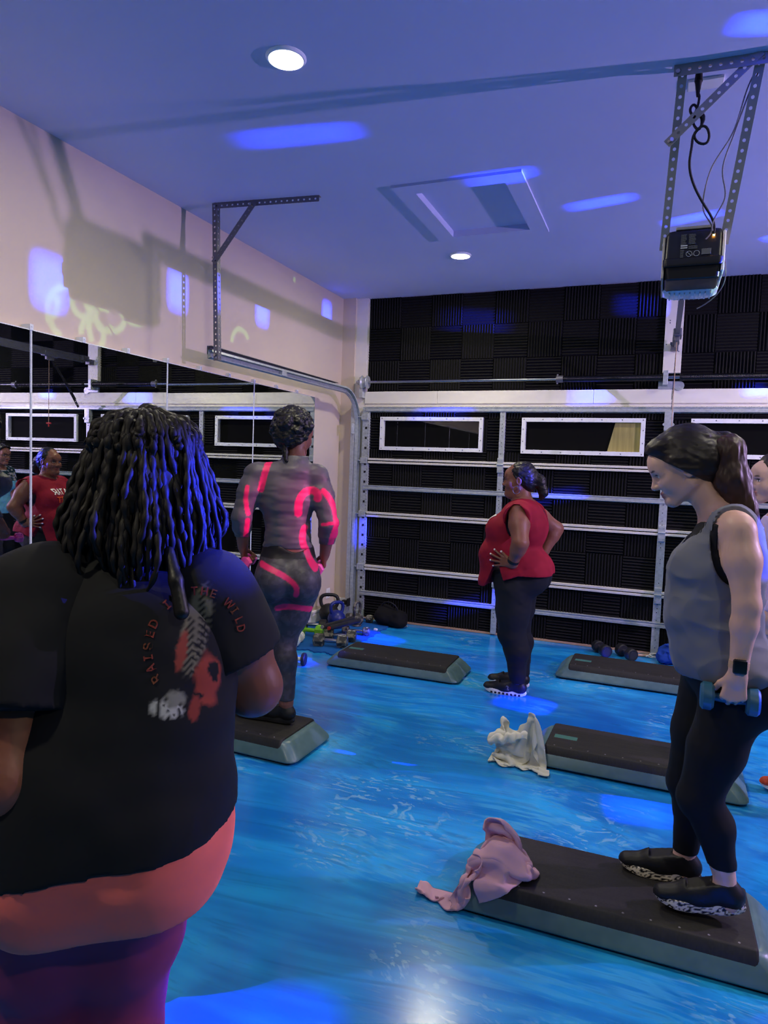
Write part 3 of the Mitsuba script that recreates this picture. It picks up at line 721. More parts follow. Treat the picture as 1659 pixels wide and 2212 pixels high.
def dumbbell(name, label, loc, yaw, r=0.05, L=0.06, gap=0.11, head='m_iron', bar='m_steel', n=6, group=None, pitch=0.0, roll=0.0, cap=None, face=None, hold=False):
    t_ = thing(name, label, 'dumbbell', group)
    z = loc[2] + (r * math.cos(math.pi / n) if n < 12 and not hold else r)
    M = T().translate([loc[0], loc[1], z if not hold else loc[2]]).rotate([0, 0, 1], yaw).rotate([0, 1, 0], pitch).rotate([1, 0, 0], roll)
    gp = np.linspace(-gap / 2, gap / 2, 13)
    rr = 0.3 * r + 0.0 * gp; rr = np.clip(rr, 0.0125, 0.018) + 0.003 * np.cos(gp / gap * np.pi) - 0.001
    add(t_, 'grip', tube(np.stack([gp, gp * 0, gp * 0], 1), rr, 14), bar, smooth=40, M=M)
    for s in (-1, 1):
        hd = hexhead(r, L, min(0.008, L * 0.2), n)
        hd.vertices = hd.vertices + [s * (gap / 2 + L / 2), 0, 0]
        add(t_, 'head', hd, head, smooth=25, M=M)
        if cap:
            x = s * (gap / 2 + L)
            cp = rod((x - s * 0.004, 0, 0), (x + s * 0.0015, 0, 0), r * 0.62, 18)
            add(t_, 'cap', cp, cap, M=M)
        if face and s > 0:
            q = math.cos(math.pi / n) * r
            add(t_, 'printed_face', box(gap / 2 + 0.008, gap / 2 + L - 0.008, -r * 0.42, r * 0.42, q, q + 0.0008), face, smooth=False, M=M)
    return t_


def kettlebell(name, label, loc, yaw, R, hw, hh, mat, rod_r=0.014, tilt=0.0, band=None):
    t_ = thing(name, label, 'kettlebell', 'kettlebells in the corner')
    M = T().translate(list(loc)).rotate([0, 0, 1], yaw).rotate([0, 1, 0], tilt)
    pr_ = [(0.0, 0.0), (R * 0.62, 0.0), (R * 0.72, R * 0.06)] + [(R * math.cos(a_), R + R * math.sin(a_) * 0.98) for a_ in np.linspace(-0.85, 1.25, 14)] + [(0.0, R * 1.96)]
    add(t_, 'ball', lathe(pr_, 32), mat, smooth=60, M=M)
    z0 = R * 1.65
    hp = [(-hw * 0.75, 0, z0), (-hw * 0.98, 0, z0 + hh * 0.45), (-hw * 0.85, 0, z0 + hh * 0.85), (-hw * 0.45, 0, z0 + hh), (0, 0, z0 + hh * 1.02), (hw * 0.45, 0, z0 + hh), (hw * 0.85, 0, z0 + hh * 0.85), (hw * 0.98, 0, z0 + hh * 0.45), (hw * 0.75, 0, z0)]
    add(t_, 'handle', tube(spline(hp, 40), rod_r, 12), mat, smooth=60, M=M)
    if band:
        add(t_, 'band', lathe([(R * 0.985, R * 0.75), (R * 1.012, R * 0.8), (R * 1.012, R * 1.2), (R * 0.985, R * 1.25)], 32), band, smooth=40, M=M)
    return t_


# puzzle mat under the pile
mw = sbox(0.025, -1.42, 0.70, -0.16)
teeth = [Point(0.05 + 0.075 * i, -1.42).buffer(0.022, 6) for i in range(9)] + [Point(0.70, -1.38 + 0.075 * i).buffer(0.022, 6) for i in range(15)]
mp = mw.union(unary_union(teeth[0::2] + teeth[10::2])).difference(unary_union(teeth[1:8:2]))


def puz_col(p, n, uv):
    return mix(lin(22, 82, 150), lin(34, 104, 176), fbm(p.x * 9, p.y * 9, 1.0, 3))


bs('m_puzzle', base_color=proc(puz_col), roughness=0.8, specular=0.2)
t = thing('puzzle_mat', 'blue foam puzzle mat under the pile of weights in the corner', 'exercise mat')
m = extrude(mp, 0.011); m.apply_translation((0, 0, 0.0005)); add(t, None, m, 'm_puzzle', smooth=False)
Z = 0.0115
G = 'dumbbells in the corner pile'
dumbbell('lime_dumbbell', 'lime green dumbbell lying behind the grey hex dumbbells', (0.225, -1.0, Z), 4, 0.056, 0.075, 0.12, 'm_lime', 'm_lime', 8)
dumbbell('lime_dumbbell', 'lime green dumbbell pointing at the camera, its near end beside a white one', (0.13, -1.17, Z), 100, 0.052, 0.075, 0.12, 'm_lime', 'm_lime', 8)
dumbbell('white_dumbbell', 'white dumbbell end beside the lime green dumbbells', (0.265, -1.31, Z), 105, 0.047, 0.06, 0.09, 'm_whitevinyl', 'm_whitevinyl', 12)
dumbbell('hex_dumbbell', 'worn grey hex dumbbell in front of the pile, nearest the step', (0.545, -1.235, Z), 12, 0.057, 0.085, 0.12, 'm_iron', 'm_steel', 6, G, face='m_paint')
dumbbell('hex_dumbbell', 'worn grey hex dumbbell behind the front one, under the black pipes', (0.535, -1.03, Z), 16, 0.055, 0.08, 0.12, 'm_iron', 'm_steel', 6, G, face='m_paint')
dumbbell('hex_dumbbell', 'grey hex dumbbell with chrome grip on the right of the pile', (0.565, -0.76, Z), 12, 0.042, 0.06, 0.13, 'm_iron', 'm_chrome', 6, G, face='m_paint')
dumbbell('hex_dumbbell', 'grey hex dumbbell at the foot of the door track, white face up', (0.375, -0.26, Z), 6, 0.042, 0.06, 0.15, 'm_iron', 'm_chrome', 6, G, face='m_paint')
dumbbell('black_dumbbell', 'black dumbbell lying behind the lime green dumbbells', (0.15, -0.80, Z), 20, 0.052, 0.07, 0.11, 'm_rubber', 'm_steel', 12)
kettlebell('kettlebell', 'large black kettlebell with wide handle at the back of the pile', (0.135, -0.45, Z), 25, 0.095, 0.085, 0.115, 'm_rubber', 0.017)
kettlebell('kettlebell', 'blue banded kettlebell beside the large black one', (0.29, -0.60, Z), 60, 0.085, 0.07, 0.10, 'm_bluekb', 0.016)
kettlebell('kettlebell', 'grey kettlebell with chrome handle in front of the door track', (0.43, -0.44, Z), 80, 0.062, 0.05, 0.125, 'm_iron', 0.014)
bs('m_pipe', base_color=rgb(40, 40, 44), roughness=0.55)
for (a, b, nm) in (((0.40, -1.10, 0.133), (0.47, -0.62, 0.125), 'black padded push up bar resting across the hex dumbbells, left one'), ((0.47, -1.11, 0.133), (0.545, -0.65, 0.12), 'black padded push up bar resting across the hex dumbbells, right one')):
    t = thing('padded_bar', nm, 'exercise bar')
    add(t, 'pad', rod(a, b, 0.021, 14), 'm_pipe'); add(t, 'end_cap', rod(np.add(a, np.subtract(a, b) * 0.03), a, 0.016, 12), 'm_red' if 'right' in nm else 'm_arm')
t = dumbbell('vinyl_dumbbell', 'white handled dumbbell with black and white ends on the floor by the grey suited woman', (0.525, -1.815, 0.0), 12, 0.05, 0.03, 0.12, 'm_rubber', 'm_whitevinyl', 20)
dumbbell('black_dumbbell', 'black dumbbell near the garage door, the left of two', (2.665, -0.28, 0), 118, 0.052, 0.062, 0.085, 'm_rubber', 'm_steel', 14, 'black dumbbells near the garage door', cap='m_pipe')
dumbbell('black_dumbbell', 'black dumbbell near the garage door, the right of two', (2.865, -0.30, 0), 124, 0.052, 0.062, 0.085, 'm_rubber', 'm_steel', 14, 'black dumbbells near the garage door', cap='m_pipe')
t = thing('earbud_case', 'small white case on the blue floor right of the weights', 'case')
add(t, None, rbox(0.635, 0.675, -0.52, -0.495, 0.0, 0.03, 0.009), 'm_frame', smooth=60)
t = thing('jump_rope', 'jump rope with wooden handle bundled by the garage door', 'jump rope')
add(t, 'handle', rod((2.945, -0.20, 0.014), (3.06, -0.165, 0.014), 0.011, 10), 'm_wood')
a = np.linspace(0, 9 * np.pi, 150)
add(t, 'rope', tube(np.stack([3.075 + 0.045 * np.cos(a) + 0.02 * np.sin(a * .37), -0.17 + 0.045 * np.sin(a * 1.13), 0.008 + 0.022 * (0.5 + 0.5 * np.sin(a * 0.61))], 1), 0.004, 6), 'm_white', smooth=True)
# ------------------------------------------------------------------ bodies: rounded bones blended into one surface
V = lambda *a: np.array(a, float)


def cap(a, b, ra, rb=None, tag='', k=0.03):
    return dict(t='cap', a=V(*a), b=V(*b), ra=ra, rb=ra if rb is None else rb, tag=tag, k=k)


def ell(c, r, tag='', k=0.03, R=None, sub=False):
    r = V(*r) if np.ndim(r) else V(r, r, r)
    return dict(t='ell', c=V(*c), r=r, tag=tag, k=k, R=R, sub=sub)


def field(prims, xs, ys, zs, infl=0.0):
    F = np.full((len(xs), len(ys), len(zs)), 0.25, np.float32)
    for q in prims:
        pad = infl + q['k'] + 0.03
        if q['t'] == 'cap':
            lo = np.minimum(q['a'] - q['ra'], q['b'] - q['rb']) - pad; hi = np.maximum(q['a'] + q['ra'], q['b'] + q['rb']) + pad
        else:
            e = q['r'] if q['R'] is None else np.sqrt(((q['R'] * q['r']) ** 2).sum(1))
            lo, hi = q['c'] - e - pad, q['c'] + e + pad
        s = [slice(*np.searchsorted(ax, (l, h))) for ax, l, h in zip((xs, ys, zs), lo, hi)]
        if any(w.stop <= w.start for w in s):
            continue
        X = xs[s[0]][:, None, None].astype(np.float32); Y = ys[s[1]][None, :, None].astype(np.float32); Zg = zs[s[2]][None, None, :].astype(np.float32)
        if q['t'] == 'cap':
            a = q['a']; d = q['b'] - a; L2 = float(d @ d) + 1e-12
            px, py, pz = X - a[0], Y - a[1], Zg - a[2]
            t = np.clip((px * d[0] + py * d[1] + pz * d[2]) / L2, 0, 1)
            D = np.sqrt((px - t * d[0]) ** 2 + (py - t * d[1]) ** 2 + (pz - t * d[2]) ** 2) - (q['ra'] + (q['rb'] - q['ra']) * t) - infl
        else:
            px, py, pz = X - q['c'][0], Y - q['c'][1], Zg - q['c'][2]
            if q['R'] is not None:
                R = q['R']
                px, py, pz = (px * R[0, i] + py * R[1, i] + pz * R[2, i] for i in range(3))
            r = q['r']
            k0 = np.sqrt((px / r[0]) ** 2 + (py / r[1]) ** 2 + (pz / r[2]) ** 2)
            k1 = np.sqrt((px / r[0] ** 2) ** 2 + (py / r[1] ** 2) ** 2 + (pz / r[2] ** 2) ** 2) + 1e-9
            D = k0 * (k0 - 1) / k1 - (0 if q.get('sub') else infl)
        G = F[s[0], s[1], s[2]]; k = max(q['k'], 1e-4)
        if q.get('sub'):
            h = np.maximum(k - np.abs(G + D), 0) / k
            F[s[0], s[1], s[2]] = np.maximum(G, -D) + h * h * k / 4
        else:
            h = np.maximum(k - np.abs(G - D), 0) / k
            F[s[0], s[1], s[2]] = np.minimum(G, D) - h * h * k / 4
    return F


def nets(F, xs, ys, zs):
    """surface nets of the zero level"""
    I = F < 0
    c = np.zeros(np.array(F.shape) - 1, np.uint8)
    for i, j, k in np.ndindex(2, 2, 2):
        c += I[i:F.shape[0] - 1 + i, j:F.shape[1] - 1 + j, k:F.shape[2] - 1 + k]
    act = (c > 0) & (c < 8)
    ids = np.full(c.shape, -1, np.int64); cell = np.argwhere(act); ids[act] = np.arange(len(cell))
    corner = {o: F[cell[:, 0] + o[0], cell[:, 1] + o[1], cell[:, 2] + o[2]] for o in np.ndindex(2, 2, 2)}
    acc = np.zeros((len(cell), 3)); cnt = np.zeros(len(cell))
    for o in np.ndindex(2, 2, 2):
        for ax in range(3):
            if o[ax] == 0:
                o2 = tuple(1 if q == ax else o[q] for q in range(3))
                a, b = corner[o], corner[o2]
                m = (a < 0) != (b < 0)
                t = np.where(m, a / np.where(m, a - b, 1), 0)
                P = np.tile(np.array(o, float), (len(cell), 1)); P[:, ax] += t
                acc[m] += P[m]; cnt[m] += 1
    P = cell + acc / np.maximum(cnt, 1)[:, None]
    v = np.stack([np.interp(P[:, i], np.arange(len(a)), a) for i, a in enumerate((xs, ys, zs))], 1)
    fs = []
    for ax in range(3):
        b1, b2 = [(1, 2), (2, 0), (0, 1)][ax]
        sl = [slice(1, -1)] * 3; sl[ax] = slice(0, -1); s2 = list(sl); s2[ax] = slice(1, None)
        A, B = I[tuple(sl)], I[tuple(s2)]
        off = [1, 1, 1]; off[ax] = 0
        e = np.argwhere(A != B) + off
        flip = A[A != B]

        def idx(d1, d2):
            q = e.copy(); q[:, b1] -= d1; q[:, b2] -= d2
            return ids[q[:, 0], q[:, 1], q[:, 2]]
        quad = np.stack([idx(1, 1), idx(0, 1), idx(0, 0), idx(1, 0)], 1)
        quad[~flip] = quad[~flip][:, ::-1]
        fs.append(quad)
    q = np.vstack(fs)
    return v, np.vstack([q[:, [0, 1, 2]], q[:, [0, 2, 3]]])


def bounds(prims, pad):
    lo, hi = [], []
    for q in prims:
        if q.get('sub'):
            continue
        if q['t'] == 'cap':
            lo += [q['a'] - q['ra'], q['b'] - q['rb']]; hi += [q['a'] + q['ra'], q['b'] + q['rb']]
        else:
            e = q['r'] if q['R'] is None else np.sqrt(((q['R'] * q['r']) ** 2).sum(1))
            lo.append(q['c'] - e); hi.append(q['c'] + e)
    return np.min(lo, 0) - pad, np.max(hi, 0) + pad


def surf(prims, res, infl=0.0, mods=(), lo=None, hi=None):
    """mesh of the blended bones grown by infl; mods: functions (F, X, Y, Z) -> F that cut or wrinkle it"""
    a, b = bounds(prims, infl + 3 * res + 0.01)
    lo = a if lo is None else np.maximum(a, lo); hi = b if hi is None else np.minimum(b, hi)
    ax = [np.arange(l, h + res, res) for l, h in zip(lo, hi)]
    F = field(prims, *ax, infl)
    X, Y, Zg = ax[0][:, None, None], ax[1][None, :, None], ax[2][None, None, :]
    for m in mods:
        F = m(F, X, Y, Zg).astype(np.float32)
    for i in range(3):
        e = [slice(None)] * 3; e[i] = 0; F[tuple(e)] = 0.1; e[i] = -1; F[tuple(e)] = 0.1
    return nets(F, *ax)


def ridge(amp, f, seed=0, stretch=(1, 1, 1)):
    """sharp cloth folds"""
    def g(F, X, Y, Zg):
        near = np.abs(F) < 0.05
        i = np.argwhere(near)
        p = np.stack([X.ravel()[i[:, 0]] * stretch[0], Y.ravel()[i[:, 1]] * stretch[1], Zg.ravel()[i[:, 2]] * stretch[2]], 1) * f
        w = np.stack([meshkit.noise(p * 0.5 + 9, seed + 3), meshkit.noise(p * 0.5 + 31, seed + 4), meshkit.noise(p * 0.5 + 57, seed + 5)], 1)
        n = 1 - np.abs(2 * meshkit.noise(p + 1.6 * w + 50, seed) - 1)
        F = F.copy(); F[near] -= amp * (n ** 3 - 0.3)
        return F
    return g


def pick(prims, *tags):
    return [q for q in prims if any(q['tag'].startswith(t) for t in tags)]


def rip(amp, fx, fy, fz, seed=0):
    """cloth folds: noise in the field"""
    def f(F, X, Y, Zg):
        near = np.abs(F) < 0.05
        i = np.argwhere(near)
        p = np.stack([X.ravel()[i[:, 0]] * fx, Y.ravel()[i[:, 1]] * fy, Zg.ravel()[i[:, 2]] * fz], 1)
        n = meshkit.noise(p + 50, seed) + 0.5 * meshkit.noise(p * 2.1 + 80, seed + 1)
        F = F.copy(); F[near] += amp * (n - 0.75)
        return F
    return f


def euler(yaw=0, pitch=0, roll=0):
    """yaw to the left, pitch nose down, roll to the right, in degrees"""
    y, p, r = np.radians([yaw, pitch, roll])
    Rz = np.array([[np.cos(y), -np.sin(y), 0], [np.sin(y), np.cos(y), 0], [0, 0, 1]])
    Ry = np.array([[np.cos(p), 0, np.sin(p)], [0, 1, 0], [-np.sin(p), 0, np.cos(p)]])
    Rx = np.array([[1, 0, 0], [0, np.cos(r), -np.sin(r)], [0, np.sin(r), np.cos(r)]])
    return Rz @ Ry @ Rx


def head(c, R, s=1.0, fat=0.0):
    c = V(*c); q = lambda *p: c + R @ (V(*p) * s)
    E = lambda p, r, k=0.02, **kw: ell(q(*p), np.array(r) * s, 'head', k * s, R, **kw)
    C = lambda a, b, ra, rb, k=0.015: cap(q(*a), q(*b), ra * s, rb * s, 'head', k * s)
    out = [E((-0.012, 0, 0.03), (0.098, 0.077, 0.092)), E((-0.03, 0, 0.0), (0.078, 0.070, 0.08)), E((0.035, 0, -0.03), (0.058, 0.060, 0.075), 0.03),
           C((0.0, 0.05, -0.062), (0.068, 0.012, -0.095), 0.022, 0.02), C((0.0, -0.05, -0.062), (0.068, -0.012, -0.095), 0.022, 0.02), E((0.072, 0, -0.094), (0.022, 0.022, 0.017), 0.02),
           E((0.058, 0.036, -0.035), (0.026 + fat, 0.026 + fat, 0.03), 0.025), E((0.058, -0.036, -0.035), (0.026 + fat, 0.026 + fat, 0.03), 0.025),
           E((0.075, 0, 0.03), (0.026, 0.055, 0.04), 0.03), C((0.086, 0.014, 0.012), (0.074, 0.048, 0.010), 0.008, 0.007), C((0.086, -0.014, 0.012), (0.074, -0.048, 0.010), 0.008, 0.007),
           E((0.094, 0.032, -0.006), (0.014, 0.019, 0.011), 0.012, sub=True), E((0.094, -0.032, -0.006), (0.014, 0.019, 0.011), 0.012, sub=True),
           E((0.073, 0.031, -0.006), (0.0125, 0.0135, 0.0125), 0.003), E((0.073, -0.031, -0.006), (0.0125, 0.0135, 0.0125), 0.003),
           C((0.088, 0, 0.004), (0.108, 0, -0.034), 0.007, 0.011, 0.012), E((0.099, 0.011, -0.038), (0.011, 0.008, 0.008), 0.008), E((0.099, -0.011, -0.038), (0.011, 0.008, 0.008), 0.008),
           E((0.088, 0, -0.062), (0.012, 0.024, 0.007), 0.006), E((0.086, 0, -0.073), (0.012, 0.021, 0.008), 0.006)]
    for sgn in (1, -1):
        out += [E((-0.005, sgn * 0.077, -0.012), (0.019, 0.008, 0.031), 0.006), E((0.0, sgn * 0.083, -0.01), (0.010, 0.005, 0.017), 0.004, sub=True)]
    if fat:
        out += [E((0.03, 0, -0.105), (0.06, 0.05, 0.03), 0.04)]
    return out


def hand(w, fd, up, side, curl=(15, 20, 15), spread=6, s=1.0, tag='hand', thumb=(0.55, 0.8, -0.25), tcurl=20):
    """w wrist, fd from the wrist to the fingers, up the back of the hand, side +1 when the thumb leaves on the side cross(up, fd)"""
    w = V(*w); f = V(*fd); f /= np.linalg.norm(f); u = V(*up); u -= f * (u @ f); u /= np.linalg.norm(u); l = np.cross(u, f) * side
    out = []; kn = []
    for i, (o, L) in enumerate(((0.030, 0.082), (0.010, 0.088), (-0.011, 0.083), (-0.030, 0.074))):
        b = w + (l * o * 0.55 + f * 0.012) * s; e = w + (l * o + f * L) * s
        out.append(cap(b, e, 0.0125 * s, 0.0105 * s, tag, 0.014 * s)); kn.append(e)
    out.append(cap(w - f * 0.02 * s, w + f * 0.02 * s, 0.021 * s, 0.022 * s, tag, 0.02 * s))
    for i, (e, Ls, r) in enumerate(zip(kn, ((0.042, 0.024, 0.02), (0.046, 0.028, 0.021), (0.043, 0.026, 0.02), (0.034, 0.02, 0.018)), (0.0088, 0.009, 0.0086, 0.0078))):
        a = np.radians(spread * (1.5 - i)); d0 = f * np.cos(a) + l * np.sin(a); p = e; t = 0.0
        for j, L in enumerate(Ls):
            t += np.radians(curl[j]); d = d0 * np.cos(t) - u * np.sin(t)
            p2 = p + d * L * s
            out.append(cap(p, p2, r * s * (1 - 0.07 * j), r * s * (0.95 - 0.07 * j), tag + f'f{i}', 0.004 * s)); p = p2
    td = f * thumb[0] + l * thumb[1] + u * thumb[2]; td /= np.linalg.norm(td)
    b = w + (l * 0.018 + f * 0.018) * s; m = b + td * 0.042 * s
    ax = -u
    t2 = td * np.cos(np.radians(tcurl)) + (f * 0.7 + ax * 0.7) * np.sin(np.radians(tcurl)); t2 /= np.linalg.norm(t2)
    m2 = m + t2 * 0.032 * s
    t3 = t2 * np.cos(np.radians(tcurl)) + (f * 0.5 + ax * 0.8) * np.sin(np.radians(tcurl)); t3 /= np.linalg.norm(t3)
    out += [cap(b, m, 0.015 * s, 0.0115 * s, tag, 0.012 * s), cap(m, m2, 0.0108 * s, 0.0098 * s, tag + 't', 0.004 * s), cap(m2, m2 + t3 * 0.024 * s, 0.0098 * s, 0.0084 * s, tag + 't', 0.004 * s)]
    return out


class Person:
    def __init__(s, key, origin, ang):
        a = math.radians(ang); s.key = key
        s.R = np.array([[math.cos(a), -math.sin(a), 0], [math.sin(a), math.cos(a), 0], [0, 0, 1]]); s.o = V(*origin)

    def w(s, v):
        return np.asarray(v) @ s.R.T + s.o

    def put(s, name, vf, mat, color=None, smooth=True, label=None, kind=None):
        if color is not None and smooth not in (True, False):
            smooth = False
        m = trimesh.Trimesh(s.w(vf[0]), vf[1], process=False)
        return add(s.key, name, m, mat, smooth=smooth, color=color, label=label, kind=kind)


def join(*vfs):
    m = cat([trimesh.Trimesh(v, f, process=False) for v, f in vfs])
    return np.array(m.vertices), np.array(m.faces)


def drop(vf, boxes):
    """remove the faces inside the boxes"""
    v, f = vf; c = v[f].mean(1); keep = np.ones(len(f), bool)
    for lo, hi in boxes:
        keep &= ~((c > lo) & (c < hi)).all(1)
    return v, f[keep]


def skin_mesh(prims, head_box=None, hand_boxes=(), res=0.008):
    """one skin: coarse trunk and limbs, finer head and hands, which overlap by a few millimetres"""
    fine = ([(head_box, 0.0038)] if head_box else []) + [(b, 0.0032) for b in hand_boxes]
    body = drop(surf(prims, res), [(b[0] + 0.004, b[1] - 0.004) for b, _ in fine])
    return join(body, *[drop(surf(prims, r, lo=b[0] - 0.006, hi=b[1] + 0.006), [((b[0] - 9), b[0] - 0.0045), (b[1] + 0.0045, b[1] + 9)]) for b, r in fine])


scene['m_skin'] = {'type': 'twosided', 'bsdf': {'type': 'principled', 'base_color': {'type': 'mesh_attribute', 'name': 'vertex_color'}, 'roughness': 0.45, 'specular': 0.4}}
scene['m_cloth'] = {'type': 'twosided', 'bsdf': {'type': 'principled', 'base_color': {'type': 'mesh_attribute', 'name': 'vertex_color'}, 'roughness': 0.82, 'specular': 0.25, 'sheen': 0.25}}
scene['m_sleek'] = {'type': 'twosided', 'bsdf': {'type': 'principled', 'base_color': {'type': 'mesh_attribute', 'name': 'vertex_color'}, 'roughness': 0.5, 'specular': 0.4}}
scene['m_hair'] = {'type': 'twosided', 'bsdf': {'type': 'principled', 'base_color': {'type': 'mesh_attribute', 'name': 'vertex_color'}, 'roughness': 0.46, 'specular': 0.4}}


scene['m_braid'] = {'type': 'twosided', 'bsdf': {'type': 'principled', 'base_color': {'type': 'mesh_attribute', 'name': 'vertex_color'}, 'roughness': 0.6, 'specular': 0.3}}


def tint(v, col, amp=0.06, f=40, seed=3):
    n = meshkit.noise(np.asarray(v) * f, seed)[:, None]
    return np.clip(np.array(lin(col))[None] * (1 + amp * 2 * (n - 0.5)), 0, 1)


def face_paint(v, col, c, R, s, lip, brow=(18, 12, 10), iris=(40, 24, 16)):
    """lips, eyes and brows on the head's vertices (local coordinates)"""
    q = ((v - V(*c)) @ R) / s
    def dab(p, r, rgb_, soft=0.3):
        d = np.sqrt((((q - V(*p)) / V(*r)) ** 2).sum(1))
        t = np.clip((1 - d) / soft + 0.5, 0, 1)[:, None]
        return col * (1 - t) + np.array(lin(rgb_))[None] * t
    col = dab((0.094, 0, -0.063), (0.014, 0.025, 0.008), lip); col = dab((0.092, 0, -0.074), (0.014, 0.022, 0.008), lip)
    for g in (1, -1):
        col = dab((0.087, g * 0.031, -0.006), (0.008, 0.0135, 0.0055), (225, 220, 215)); col = dab((0.087, g * 0.031, -0.006), (0.008, 0.0055, 0.0055), iris)
        col = dab((0.085, g * 0.031, 0.0015), (0.012, 0.017, 0.0028), brow); col = dab((0.086, g * 0.032, 0.017), (0.016, 0.021, 0.0042), brow)
    return col


def shoe(P, name, ankle, yaw, pitch=0.0, L=0.27, sole=(230, 230, 228), upper=(22, 22, 24), dots=None, pods=False, label=None, sock=None):
    """ankle: the ankle's point above the heel, local; yaw to the left; pitch lifts the heel"""
    h = L / 2
    pr_ = [cap((-0.075, 0, 0.052), (0.02, 0, 0.048), 0.036, 0.038, '', 0.03), cap((0.02, 0, 0.045), (0.135, 0.004, 0.036), 0.042, 0.032, '', 0.03), cap((-0.082, 0, 0.06), (-0.062, 0, 0.095), 0.033, 0.034, '', 0.03), cap((-0.04, 0, 0.09), (0.05, 0, 0.06), 0.032, 0.03, '', 0.03)]
    sc = L / 0.27

    def cut(F, X, Y, Zg):
        F = np.maximum(F, 0.026 + 0.10 * np.maximum(X - 0.08, 0) - Zg)
        F = np.maximum(F, Zg - (0.108 - 0.25 * np.maximum(X + 0.06, 0)) - 0.3 * (X > 0.06))
        op = np.sqrt(((X + 0.058) / 0.036) ** 2 + (Y / 0.024) ** 2) - 1 + 0 * Zg
        return np.maximum(F, -np.maximum(op * 0.02, 0.072 - Zg))
    up = surf(pr_, 0.005, mods=[cut])
    a_ = np.linspace(0, 2 * np.pi, 48, endpoint=False)
    cx, sy = np.cos(a_), np.sin(a_)
    xx = np.sign(cx) * np.abs(cx) ** 0.75 * 0.142 + 0.022; ww = 0.039 + 0.008 * np.clip((xx - 0.0) / 0.1, -1, 1) - 0.006 * np.clip((xx - 0.1) / 0.06, 0, 1)
    yy = np.sign(sy) * np.abs(sy) ** 0.8 * ww
    toe = np.clip((xx - 0.07) / 0.1, 0, 1) ** 2 * 0.022; heel = np.clip((-0.07 - xx) / 0.05, 0, 1) ** 2 * 0.008
    loops = [np.stack([0.022 + (xx - 0.022) * g, yy * g, z0 + (toe + heel) * lift], 1) for g, z0, lift in ((0.90, 0.0, 1.0), (0.97, 0.004, 1.0), (1.0, 0.018, .7), (0.97, 0.034, .55), (0.92, 0.036, .5))]
    so = loft(loops)
    Rr = euler(yaw, pitch)
    off = V(*ankle) - Rr @ (V(-0.058, 0, 0.085) * sc)
    tr_ = lambda v: (np.asarray(v) * sc) @ Rr.T + off
    k = P.put(name, (tr_(up[0]), up[1]), 'm_sleek', color=tint(up[0], upper, 0.2, 120), label=label)
    part = k.split('__', 1)[1]
    sub = trimesh.Trimesh(*(so.vertices, so.faces), process=False)
    for _ in range(2):
        sub = sub.subdivide()
    col = tint(sub.vertices, sole, 0.04)
    if dots:
        n = meshkit.noise(np.asarray(sub.vertices) * V(150, 150, 190), 5)
        col = np.where((n > 0.55)[:, None], np.array(lin(dots))[None], col)
    P.put(f'{part}__sole', (tr_(sub.vertices), np.array(sub.faces)), 'm_sleek', color=col, smooth=False)
    if pods:
        pd = cat([rbox(x - 0.007, x + 0.007, -0.0455 + 0.004 * (abs(x - 0.03) > 0.07), -0.0405, 0.009, 0.021, 0.003) for x in np.arange(-0.08, 0.125, 0.026)] + [rbox(x - 0.007, x + 0.007, 0.0405, 0.0455 - 0.004 * (abs(x - 0.03) > 0.07), 0.009, 0.021, 0.003) for x in np.arange(-0.08, 0.125, 0.026)])
        P.put(f'{part}__sole_hollows', (tr_(pd.vertices), np.array(pd.faces)), 'm_black', smooth=30, kind='stuff')
        a2 = np.linspace(0, 2 * np.pi, 14)
        for y_ in (0.0445, -0.0445):
            loop = tube(np.stack([0.0 + 0.007 * np.cos(a2), a2 * 0 + y_, 0.062 + 0.007 * np.sin(a2)], 1), 0.0012, 5)
            tail = cat(tube([(0.004, y_, 0.056), (-0.002, y_, 0.044), (-0.004, y_, 0.04)], 0.0012, 5), tube([(-0.001, y_, 0.056), (-0.010, y_, 0.046), (-0.012, y_, 0.04)], 0.0012, 5))
            mm = cat(loop, tail)
            P.put(f'{part}__emblem', (tr_(mm.vertices), np.array(mm.faces)), 'm_print', smooth=False, label='small pale loop emblem')
    la = cat([rod((x, -0.018, 0.085 - 0.3 * (x - 0.02)), (x, 0.018, 0.085 - 0.3 * (x - 0.02)), 0.003, 6) for x in (0.025, 0.045, 0.065)])
    P.put(f'{part}__laces', (tr_(la.vertices), np.array(la.faces)), 'm_black', kind='stuff')
    if sock:
        sv = rod((-0.06, 0, 0.08), (-0.058, 0, 0.115), 0.031, 18, 0.033)
        P.put(f'{part}__sock', (tr_(sv.vertices), np.array(sv.faces)), 'm_cloth', color=tint(sv.vertices, sock), smooth=30)
    return k
# ------------------------------------------------------------------ the people
def limb_arm(sh, el, wr, r=(0.055, 0.043, 0.046, 0.026), tag='arm'):
    sh, el, wr = V(*sh), V(*el), V(*wr)
    mid = sh + (el - sh) * 0.4; fm = el + (wr - el) * 0.28
    return [cap(sh, mid, r[0], r[0] * 1.0, tag, 0.03), cap(mid, el, r[0] * 1.0, r[1], tag, 0.03), cap(el, fm, r[1], r[2], tag, 0.02), cap(fm, wr, r[2], r[3], tag, 0.02)]


def limb_leg(hip, kn, an, r=(0.10, 0.062, 0.058, 0.036), tag='leg', calf=(-0.02, 0, 0)):
    hip, kn, an = V(*hip), V(*kn), V(*an)
    cm = kn + (an - kn) * 0.32 + V(*calf)
    return [cap(hip, hip + (kn - hip) * 0.5, r[0], r[0] * 0.86, tag, 0.04), cap(hip + (kn - hip) * 0.5, kn, r[0] * 0.86, r[1], tag, 0.03), cap(kn, cm, r[1] * 0.95, r[2], tag, 0.03), cap(cm, an, r[2], r[3], tag, 0.03)]


